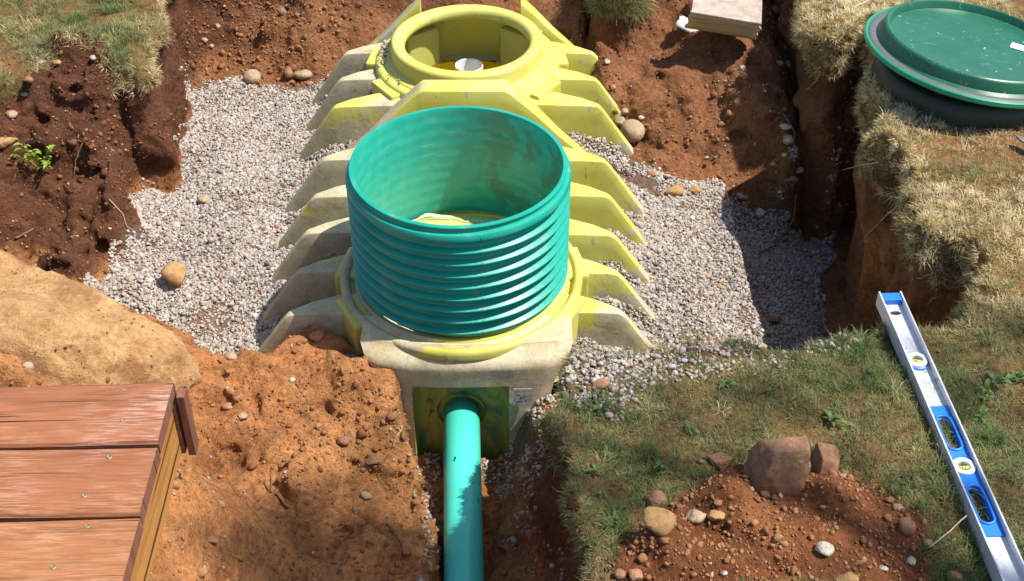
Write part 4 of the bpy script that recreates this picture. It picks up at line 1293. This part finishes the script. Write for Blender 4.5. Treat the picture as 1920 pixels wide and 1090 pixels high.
# pea gravel in the pit
inpit = (f_pit > .01) & (fx > -1.42 + .03 * nA + .09 * smooth(3.6, 3.3, fy)) & (fz < -.30)
dens_g = 38000 * smooth(.03, -.05, f_soil + .05 * nA) * smooth(.75, .35, f_mx + .2 * nA) * smooth(-.29, -.34, fz + .02 * nA - .25 * (fx > .5) * 0)
backline = 4.62 + .05 * nA
dens_g *= np.where(fx < .3, smooth(.04, -.04, fy - backline), smooth(.05, -.05, fy - 3.98 - .12 * nA))
dens_g *= (1 - .75 * np.exp(-((fx + .93) / .07) ** 2 - ((fy - 3.02) / .06) ** 2)) * (1 - .6 * smooth(.7, 1.2, fbm(fx, fy, .12, 205)) * smooth(3.3, 3.0, fy))
mask = inpit & (fy > 2.45) & (nzf > .35) & ((hugf > .40) | (fy < 2.66) & (fx > .1))
P1, _ = sample_faces(mask, dens_g)
# gravel lying in the hollows between the ribs
n_ = 60000
o_ = rg.uniform(.20, .62, n_) * rg.choice([-1, 1], n_, p=[.55, .45]); y_ = rg.uniform(2.68, 4.86, n_)
zp = np.interp(np.abs(o_), [.20, .30, .38, .47, .55, .62], [-.325, -.298, -.277, -.287, -.335, -.385])
zp = zp - .02 * smooth(.40, .55, np.abs(o_)) - .012 * smooth(.30, .38, np.abs(o_)) * smooth(.52, .46, np.abs(o_)) + .012 * vnoise2(o_, y_, .06, 210) - .022 * smooth(3.0, 3.3, y_)
pile = fbm(o_, y_, .10, 211, 2) * .012
keep = np.where(o_ < 0, smooth(4.6, 4.2, y_) * .2 + .8 + 0 * y_, 0)
kr = np.maximum(smooth(3.62, 3.35, y_) * smooth(.18, .30, np.abs(o_)), .95 * np.exp(-((y_ - 3.93) / .07) ** 4) * (np.abs(o_) > .36))
keep = np.where(o_ > 0, kr, keep)
keep = np.where((o_ < 0) & (np.abs(o_) < .30) & (y_ > 3.2), 0, keep)
near = (np.hypot(CX + o_ - RXC, y_ - RY) < .345) | (np.hypot(CX + o_ - GXC, y_ - GYC) < .335)
keep = np.where(near, 0, keep)
k_ = rg.random(n_) < keep
P2 = np.stack([CX + o_, y_, zp + pile - rg.uniform(0, .012, n_) - .03 * (y_ > 3.7) * (o_ < 0)], 1)[k_]
# gravel stuck on ledges: a few stones on collar flange and rib tops, left side
ang = rg.uniform(math.pi * .55, math.pi * 1.25, 150); rr = rg.uniform(.298, .345, 150); ang[50:] = rg.normal(2.9, .25, 100)
P2b = np.stack([GXC + rr * np.cos(ang), GYC + rr * np.sin(ang), np.full(150, -.165)], 1)
# spilt on the front lawn
SP_ = [gp(1045, 640), gp(1600, 625), gp(1590, 660), gp(1540, 692), gp(1400, 700), gp(1290, 702), gp(1215, 735), gp(1160, 775), gp(1085, 765), gp(1048, 720)]
f_sp = poly_sd(SP_, fx, fy)
dens_s = 19000 * smooth(-.03, .05, f_sp + .03 * nA) * (1 - .6 * smooth(.25, .6, fx) * smooth(-.4, .5, nB + .3))
P3, _ = sample_faces((f_sp > -.05) & (fz > -.10) & (nzf > .3), dens_s)
# in the pipe trench
dens_t = 9000 * smooth(.05, .6, nA + .25 * smooth(2.25, 2.05, fy)) 
P4, _ = sample_faces((fx > -.26) & (fx < .14) & (fy < 2.62) & (fz < -.28) & (nzf > .4) & (f_soil < .02), dens_t)
# flung over the soil
dens_f = 60 + 900 * smooth(.8, 1.3, nA) * smooth(.12, .02, f_soil)
P5, _ = sample_faces((f_pit > 0) & (nzf > .3) & (f_soil > 0), dens_f)
P6, _ = sample_faces((f_pit > 0) & (nzf > .2) & (fz > -.5) & (fy > 3.1) & ((fx < -1.3) | (fx > .35) | (fy > 4.6)), 110 + 0 * fx)
P = np.concatenate([P1, P2, P2b, P3, P4, P5, P6])
n_ = len(P)
sz = np.clip(rg.lognormal(math.log(.0040), .34, n_), .0018, .0105)
sz[-len(P5) - len(P6):] *= rg.uniform(.5, 1.1, len(P5) + len(P6))
sz[rg.random(n_) < .012] *= 1.7
P[:, 2] += rg.uniform(-.1, .9, n_) * sz
scl = np.stack([sz * rg.uniform(.8, 1.25, n_), sz * rg.uniform(.75, 1.1, n_), sz * rg.uniform(.6, .9, n_)], 1)
rot = np.stack([rg.normal(0, .5, n_), rg.normal(0, .5, n_), rg.uniform(0, 6.28, n_)], 1)
tg = np.clip(rg.beta(2, 2, n_) - .13 * np.clip(fbm(P[:, 0], P[:, 1], .25, 260, 3), -.6, 1.2), 0, 1)
scatter('pea_gravel', P, rot, scl, rg.integers(0, 6, n_), tg, grav_ng, 'pale grey pea gravel bedding around the tank and spilt over the lawn edge', 'gravel')

# crumbs of soil
dens_c = np.where(f_pit > 0, 1300 + 2600 * smooth(.1, 1.0, nA), 0.0)
dens_c = np.where((dens_g > 4000) & mask, 120, dens_c)
dens_c = np.where(f_pile > -.04, 6500 * smooth(-.04, .02, f_pile), dens_c)
dens_c = np.where((f_pit <= 0) & (f_pile <= -.04), 60 + 500 * smooth(.5, 1.0, nA), dens_c)
dens_c = np.where((fy > 4.5) & (fx < -.7) & (f_pit > 0), 6500, dens_c)
dens_c = np.where((f_pit <= 0) & (fx < -1.2) & (fy < 4.0) & (fy > 3.7), 1500, dens_c)
P, NN = sample_faces((hugf > .40) | (fy < 2.66) | (fy > 4.9), dens_c)
n_ = len(P)
sz = np.clip(rg.lognormal(math.log(.0029), .50, n_), .0012, .0125)
lump = (rg.random(n_) < .035) & (fbm(P[:, 0], P[:, 1], .2, 270, 2) > .2) & (lut(sd_pit, P[:, 0], P[:, 1]) > 0)
sz[lump] = rg.uniform(.007, .017, lump.sum())
steep = NN[:, 2] < .4
sz[steep] *= .75
scl = np.stack([sz * rg.uniform(.8, 1.3, n_), sz * rg.uniform(.8, 1.2, n_), sz * rg.uniform(.6, 1.0, n_)], 1)
tc = .50 + .13 * rg.standard_normal(n_)
tc -= .28 * smooth(3.0, 3.6, P[:, 1]) * (P[:, 0] < -1.2)
tc -= .08 * smooth(3.4, 3.8, P[:, 1])
tc = np.where(rg.random(n_) < .025, .95, tc)
# crumbs lying on the clay boulder too
bv = [BOULD.matrix_basis @ v.co for v in BOULD.data.vertices]; bn = [v.normal.copy() for v in BOULD.data.vertices]
sel = [k for k in range(len(bv)) if bv[k].z > -.35 and bn[k].z > .15 and rnd.random() < .05 + .25 * (noise.noise(bv[k] * 5) > .15)]
nb_ = len(sel)
P = np.concatenate([P, np.array([bv[k] for k in sel])]); NN = np.concatenate([NN, np.array([bn[k] for k in sel])])
szb = np.clip(rg.lognormal(math.log(.0026), .5, nb_), .001, .010); sz = np.concatenate([sz, szb]); scl = np.concatenate([scl, np.stack([szb, szb * .9, szb * .7], 1)])
tc = np.concatenate([tc, .62 + .12 * rg.standard_normal(nb_)]); n_ = len(P)
scatter('soil_crumbs', P + NN * (sz * .25)[:, None], rg.uniform(0, 6.28, (n_, 3)), scl, rg.integers(0, 6, n_), np.clip(tc, 0, 1), clod_ng, 'loose crumbs of reddish brown soil scattered over the dug ground', 'soil')

# ------------------------------------------------------------------ grass
def tuft(seed, n=20, L=.036, spread=.022, lean=1.0, w_=.0011):
    r = random.Random(seed); bm = bmesh.new()
    for _ in range(n):
        a = r.uniform(0, 6.28); d = spread * math.sqrt(r.random()); b = Vector((d * math.cos(a), d * math.sin(a), -.002))
        ya = a + r.uniform(-1.2, 1.2); l = L * r.uniform(.45, 1.25); k = lean * r.uniform(.4, 1.5)
        dirh = Vector((math.cos(ya), math.sin(ya), 0)); sd = Vector((-math.sin(ya), math.cos(ya), 0)) * w_ * r.uniform(.7, 1.5)
        prev = None; p = b.copy(); th = .25 * k
        for i in range(5):
            t = i / 4; ww = sd * (1 - t * .85)
            cur = (bm.verts.new(p - ww), bm.verts.new(p + ww))
            if prev: bm.faces.new((prev[0], prev[1], cur[1], cur[0]))
            prev = cur
            p = p + (dirh * math.sin(th) + Vector((0, 0, 1)) * math.cos(th)) * (l / 4) + sd.normalized() * r.uniform(-.001, .001)
            th += .36 * k
    return bm
gs = [tuft(500 + i) for i in range(4)] + [tuft(520 + i, 16, .026, .026, 1.9) for i in range(3)] + [tuft(540 + i, 26, .055, .018, 1.1) for i in range(3)]
grass_ng = instance_group('grass_scatter', sources('grass_shapes', [unlinked('tuft_%d' % i, b, M_GRASS) for i, b in enumerate(gs)]))
def rot_to(n_, yaw):
    z = Vector(n_).normalized(); q = Vector((0, 0, 1)).rotation_difference(z)
    return (q @ Euler((0, 0, yaw)).to_quaternion()).to_euler()
def grass(mask, dens, tintf, idxc, sc, name, label, droop=0.0):
    P, NN = sample_faces(mask, dens)
    n_ = len(P)
    nn = NN.copy(); nn[:, 2] += .6
    if droop: nn[:, 2] -= droop
    nn += rg.normal(0, .18, nn.shape)
    rot = np.array([tuple(rot_to(v, rnd.uniform(0, 6.28))) for v in nn]).reshape(-1, 3)
    s_ = rg.uniform(sc[0], sc[1], n_)
    t = np.clip(tintf(P[:, 0], P[:, 1]) + rg.normal(0, .13, n_), 0, 1)
    return P, rot, np.stack([s_, s_, s_ * rg.uniform(.8, 1.2, n_)], 1), rg.choice(idxc, n_), t
top = (fz > -.05) & (nzf > .45)
onl = (f_pit < .015) & top & (f_pile < .0)
nC = fbm(fx, fy, .30, 95); nD = fbm(fx, fy, .10, 222, 2)
plat_m = (fx < -.6) & (fy < 2.2)
def tint_right(x, y):
    dry = smooth(2.40, 2.70, y) * .53
    n__ = fbm(x, y, .22, 230, 3)
    green_patch = np.exp(-((x - 1.35) / .16) ** 2 - ((y - 3.1) / .12) ** 2) * .40
    lit = np.exp(-((x - 1.4) / .2) ** 2 - ((y - 2.75) / .12) ** 2) * .1
    return .37 + dry + .14 * n__ - green_patch - lit * 0 + .10 * smooth(.9, .6, x) * smooth(1.9, 2.3, y)
def tint_left(x, y): return .42 + .13 * fbm(x, y, .2, 231, 3) + .22 * smooth(-1.42, -1.30, x)
thin_r = 1 - .6 * smooth(.25, .8, nC)
spill = smooth(.0, .05, f_sp)
d_r = 4600 * thin_r * (1 - .8 * spill) * (1 - .1 * smooth(2.5, 2.9, fy)) * np.clip(.75 + .3 * nD, .15, 1.2)
G = [grass(onl & (fx > -.1), d_r, tint_right, [0, 1, 2, 3, 4, 5, 6], (.40, .78), '', '')]
G.append(grass(onl & (fx > -.1) & (fy < 2.62), 500 * smooth(.0, .8, nD) * (1 - .7 * spill), lambda x, y: tint_right(x, y) - .20, [7, 8, 9], (.6, 1.05), '', ''))
d_l = 3000 * (1 - .85 * smooth(.15, .6, nC)) * np.clip(.6 + .5 * nD, .1, 1.2)
G.append(grass(onl & (fx < -1.0) & (fy > 3), d_l, tint_left, [0, 1, 2, 3, 4, 7], (.55, 1.1), '', ''))
# fringe drooping over the cut edges
edge = (np.abs(f_pit) < .035) & (fz > -.075) & ((fx > .0) | (fx < -1.0)) & (nzf > -.2) & (fy > 1.2)
edge &= ~((fx < -1.2) & (fy < 3.9) & (fx < -1.42))
G.append(grass(edge, 2600, lambda x, y: .74 + .12 * fbm(x, y, .2, 240) - .26 * (y < 2.6), [0, 1, 2, 3, 4, 7], (.4, .8), '', '', .7))
sode = (np.abs(f_sod) < .04) & (fz > -.16)
G.append(grass(sode, 4500, lambda x, y: .50 + 0 * x, [7, 8, 9, 0], (.9, 1.5), '', '', .9))
G.append(grass((f_sod > .0) & (fz > -.08), 2500, lambda x, y: .50 + 0 * x, [0, 1, 2, 7], (.7, 1.1), '', ''))
Gc = [np.concatenate([g_[i] for g_ in G]) for i in range(5)]
scatter('lawn_grass', Gc[0], Gc[1], Gc[2], Gc[3], Gc[4], grass_ng, 'short patchy lawn grass, green in the shade and straw-dry in the sun', 'grass')

# broad-leaved weeds in the front lawn
M_WEED = m_leaf('weed_leaf', (.08, .15, .035), (.17, .26, .08))
M_SPRIG = m_leaf('sprig_leaf', (.20, .34, .03), (.34, .46, .07))
def leaf_verts(L, W_, curl, r=None):
    pts = []
    for i in range(6):
        t = i / 5; w_ = W_ * math.sin(math.pi * min(1, .06 + t * .94)) ** .8 * (1 - .25 * t)
        z = curl * (t * (1 - t) * 1.6 - .35 * t * t)
        for u in (-1, 0, 1): pts.append((t * L, u * w_ / 2, z * L + abs(u) * w_ * .18))
    fs = [(i * 3 + u, i * 3 + 3 + u, i * 3 + 4 + u, i * 3 + 1 + u) for i in range(5) for u in (0, 1)]
    return pts, fs
def rosette(seed, n=7):
    r = random.Random(seed); bm = bmesh.new()
    for k in range(n):
        L = r.uniform(.022, .042); pts, fs = leaf_verts(L, L * r.uniform(.42, .62), r.uniform(.2, .6))
        M_ = Matrix.Rotation(k * 2.4 + r.uniform(-.4, .4), 4, 'Z') @ Matrix.Rotation(-r.uniform(.15, .7), 4, 'Y') @ Matrix.Translation((.006, 0, .004))
        v_ = [bm.verts.new(M_ @ Vector(p)) for p in pts]
        for f_ in fs: bm.faces.new([v_[i] for i in f_])
    return bm
weed_ng = instance_group('weed_scatter', sources('weed_shapes', [unlinked('rosette_%d' % i, rosette(600 + i, 5 + i), M_WEED) for i in range(4)]))
lvl = (np.abs(fx - 1.0) < .09) & (fy < 2.6)
P, NN = sample_faces(onl & (fx > .15) & (fy < 2.45) & ~lvl & (f_sp < -.01), 80 * smooth(-.2, .8, fbm(fx, fy, .2, 250)))
n_ = len(P); s_ = rg.uniform(.4, .95, n_)
scatter('lawn_weeds', P + [0, 0, .004], np.stack([rg.normal(0, .2, n_), rg.normal(0, .2, n_), rg.uniform(0, 6.28, n_)], 1), np.stack([s_] * 3, 1), rg.integers(0, 4, n_), rg.random(n_), weed_ng, 'small broad-leaved weeds growing through the front lawn', 'weeds')

# leafy sprig on the left bank
l_, _n = hit(78, 318)
sp_ = meta(empty('weed_sprig', (l_.x, l_.y, l_.z - .005)), 'small bright green leafy weed sprouting from the dark left bank', 'plant')
r2 = random.Random(8)
for (ex, ey, ez) in ((-.075, -.01, .075), (.06, -.02, .105), (.0, -.03, .10), (.045, -.045, .055), (-.03, -.03, .12)):
    vs, fs = tube([(0, 0, 0), (ex * .4, ey * .4, ez * .55), (ex, ey, ez)], [.0022, .0016, .0009], 6)
    mk('stem', vs, fs, M_SPRIG, sp_)
    for k in range(9):
        t = .35 + .65 * k / 8; p = Vector((ex * t, ey * t, ez * (t * .9 + .1)))
        L = r2.uniform(.018, .034); pts, fs = leaf_verts(L, L * .45, .4)
        o = mk('leaf', pts, fs, M_SPRIG, sp_, True, p, (r2.uniform(-.5, .5), r2.uniform(-.7, .3), r2.uniform(0, 6.28)))

# ------------------------------------------------------------------ roots and twigs
M_ROOT = m_plain('pale_root', (.42, .33, .22), .8, var=.3, sc=40)
M_ROOTB = m_plain('brown_root', (.17, .09, .05), .85, var=.3, sc=40)
M_STRAW = m_plain('dry_stalk', (.50, .42, .28), .8, var=.2)
def root(pix, r0, r1, mat, label, name='root', lift=.004, cat=None):
    pts = []
    for i, (px_, py_) in enumerate(pix):
        loc, nor = hit(px_, py_)
        tow = (camp - loc).normalized()
        pts.append(loc + nor * lift * .5 + tow * lift)
    # smooth depth jumps
    d = [(p - camp).length for p in pts]
    for _ in range(3): d = [d[0]] + [(d[i - 1] + d[i] + d[i + 1]) / 3 for i in range(1, len(d) - 1)] + [d[-1]]
    pts = [camp + (p - camp).normalized() * (min(di, (p - camp).length)) for p, di in zip(pts, d)]
    # finer, slightly crooked
    fine_ = []
    for i in range(len(pts) - 1):
        for t in (0, .33, .66):
            q = pts[i].lerp(pts[i + 1], t); fine_.append(q + Vector((rnd.gauss(0, 1), rnd.gauss(0, 1), rnd.gauss(0, 1))) * .0012)
    fine_.append(pts[-1])
    k = len(fine_)
    vs, fs = tube(fine_, [r0 + (r1 - r0) * i / (k - 1) for i in range(k)], 7)
    return meta(mk(name, vs, fs, mat), label, cat or name)
root([(1697, 366), (1680, 388), (1660, 406), (1640, 428), (1625, 444), (1611, 460)], .0026, .0014, M_ROOT, 'longest pale root hanging down the right wall of the pit')
root([(1540, 137), (1530, 152), (1513, 170)], .0016, .001, M_ROOT, 'short pale root sticking out near the top of the right wall', lift=.01)
root([(1650, 306), (1615, 312), (1573, 320)], .002, .0008, M_STRAW, 'pale straw poking left out of the dry turf edge', 'straw', .012)
root([(1744, 513), (1730, 520), (1710, 525)], .0018, .001, M_ROOT, 'pale twig sticking from the hollow under the turf', 'twig')
root([(1757, 540), (1754, 556), (1742, 566), (1740, 574)], .0018, .001, M_ROOT, 'hooked pale root below the twig in the turf hollow')
root([(1665, 522), (1680, 530), (1690, 540), (1712, 538)], .002, .0012, M_ROOTB, 'brown forked root at the base of the turf hollow')
root([(1694, 425), (1682, 426)], .0024, .002, M_ROOT, 'white stub of root at the turf edge under the longest root')
root([(1492, 365), (1488, 410), (1470, 438), (1450, 462), (1420, 478), (1405, 500)], .0045, .0022, M_ROOTB, 'brown root lying across the shaded gravel')
root([(1470, 215), (1490, 250), (1487, 275), (1500, 300)], .0022, .001, M_ROOT, 'wiry pale root among the shaded cobbles')
root([(160, 258), (150, 280), (142, 300), (140, 330)], .0028, .0012, M_ROOTB, 'looping brown root on the dark left bank')
root([(205, 375), (230, 400), (238, 425), (250, 432)], .0018, .001, M_ROOT, 'thin pale root running down to the left gravel edge')
root([(170, 445), (180, 456), (183, 468)], .0016, .001, M_ROOT, 'tiny pale root low on the dark left bank')
root([(28, 447), (45, 440), (62, 430)], .0045, .0035, M_ROOTB, 'thick orange-brown root stub at the left bank above the clay boulder')
root([(30, 305), (28, 330), (22, 345)], .002, .001, M_ROOTB, 'curved root at the left margin under the weed')
root([(120, 345), (135, 360), (150, 352), (165, 340)], .0016, .0009, M_ROOTB, 'fine curly root right of the leafy weed')
root([(762, 782), (755, 800), (742, 822), (735, 842)], .0028, .001, M_ROOT, 'whitish root dangling beside the muddy end wall')
root([(730, 850), (722, 862), (715, 880), (735, 900), (745, 925)], .0022, .001, M_ROOTB, 'brown root on the sloping soil left of the pipe')
root([(725, 985), (740, 1000), (752, 1020), (755, 1040)], .003, .0014, M_ROOTB, 'dark branching root low on the left side of the trench')
root([(520, 925), (530, 938), (542, 952)], .0045, .003, M_ROOTB, 'dark broken twig stub on the bare soil in the front left', 'twig')
root([(495, 905), (510, 925), (508, 880)], .0022, .001, M_ROOTB, 'tangle of thin twigs beside the dark stub on the front left soil', 'twig')
root([(1040, 812), (1030, 835), (1018, 850)], .0014, .0008, M_ROOT, 'fine pale root hanging from the front lawn edge by the tank')
root([(1060, 855), (1045, 870), (1038, 900)], .0014, .0009, M_ROOT, 'curly fine root on the trench wall below the front lawn')
root([(1810, 972), (1780, 1000), (1740, 1030)], .0018, .0012, M_STRAW, 'long bent grass stalk lying between the soil heap and the level', 'straw', .02)
root([(1632, 2), (1615, 10), (1600, 18)], .0026, .0022, M_STRAW, 'grey dry stick on the dry lawn left of the green lid', 'stick', .012)
root([(1627, 20), (1615, 26)], .0028, .002, M_STRAW, 'white bit of stick on the dry lawn beside the grey dry stick', 'stick', .01)

# ------------------------------------------------------------------ the tree whose shade falls over the front lawn (it stands off to the right)
M_BARK = m_rock('bark', (.10, .07, .05), (.17, .13, .09))
M_TLEAF = m_leaf('tree_leaf', (.035, .08, .018), (.06, .13, .03), .3)
tree = meta(empty('shade_tree', (6.9, .3, 0)), 'leafy tree standing to the right of the lawn, shading its front part', 'tree')
vs, fs = tube([(0, 0, -.1), (.05, .05, 1.0), (0, .1, 2.2), (-.1, .1, 3.2), (.1, .0, 4.6), (.4, .3, 6.5), (.2, .2, 9.6)], [.2, .17, .15, .13, .11, .08, .03], 14)
mk('trunk', vs, fs, M_BARK, tree)
for (ex, ey, ez, z0) in ((-1.6, 1.3, 10.4, 7.2), (-1.4, .2, 10.5, 7.4), (-1.4, -1.0, 9.5, 6.6), (.6, -1.2, 9.4, 6.5), (-3.0, 1.6, 7.0, 4.6), (.6, 1.3, 9.4, 6.7)):
    vs, fs = tube([(.3, .2, z0), (ex * .35, ey * .3, z0 + (ez - z0) * .6), (ex * .7, ey * .7, ez - .05), (ex, ey, ez)], [.08, .06, .04, .015], 9)
    mk('limb', vs, fs, M_BARK, tree)
LV = []
cot = math.cos(SUN_EL) / math.sin(SUN_EL)
def crown_pts():
    out = []
    while len(out) < 1500:
        z = rnd.uniform(8.5, 10.5)
        gx, gy = rnd.uniform(-.1, 3.6), rnd.uniform(-1.2, 2.75)          # where its shade lands on the lawn
        yb_ = float(np.interp(gx, [-.1, .02, .12, .24, .4, 1.4, 3.6], [1.2, 2.0, 2.22, 2.44, 2.52, 2.58, 2.5]))
        yb_ += .05 * math.sin(gx * 11) + .035 * math.sin(gx * 27 + 1)
        if gy > yb_ - .02 * rnd.random(): continue
        if noise.noise(Vector((gx * 3.2, gy * 3.2, 1))) > .46 and gy < yb_ - .3: continue
        out.append((gx + z * cot, gy + z * cot * math.tan(SUN_AZ), z))
    for _ in range(330):                                              # an airy upper branch
        z = rnd.uniform(11.0, 12.5)
        gx, gy = rnd.gauss(-.42, .15), rnd.gauss(2.02, .17)
        out.append((gx + (z + .33) * cot, gy + (z + .33) * cot * math.tan(SUN_AZ), z))
    return out
lv, lf = [], []
for (x, y, z) in crown_pts():
    s_ = rnd.uniform(.038, .068)
    a = rnd.uniform(0, 6.28); u = Vector((math.cos(a), math.sin(a), rnd.uniform(-.5, .5))) * s_; v = Vector((-math.sin(a), math.cos(a), rnd.uniform(-.5, .5))) * s_ * .6
    c = Vector((x - 6.9, y - .3, z)); b = len(lv)
    lv += [c - u, c - v * .9 - u * .2, c + u, c + v * .9 - u * .2]; lf.append((b, b + 1, b + 2, b + 3))
mk('crown', lv, lf, M_TLEAF, tree, False)['kind'] = 'stuff'
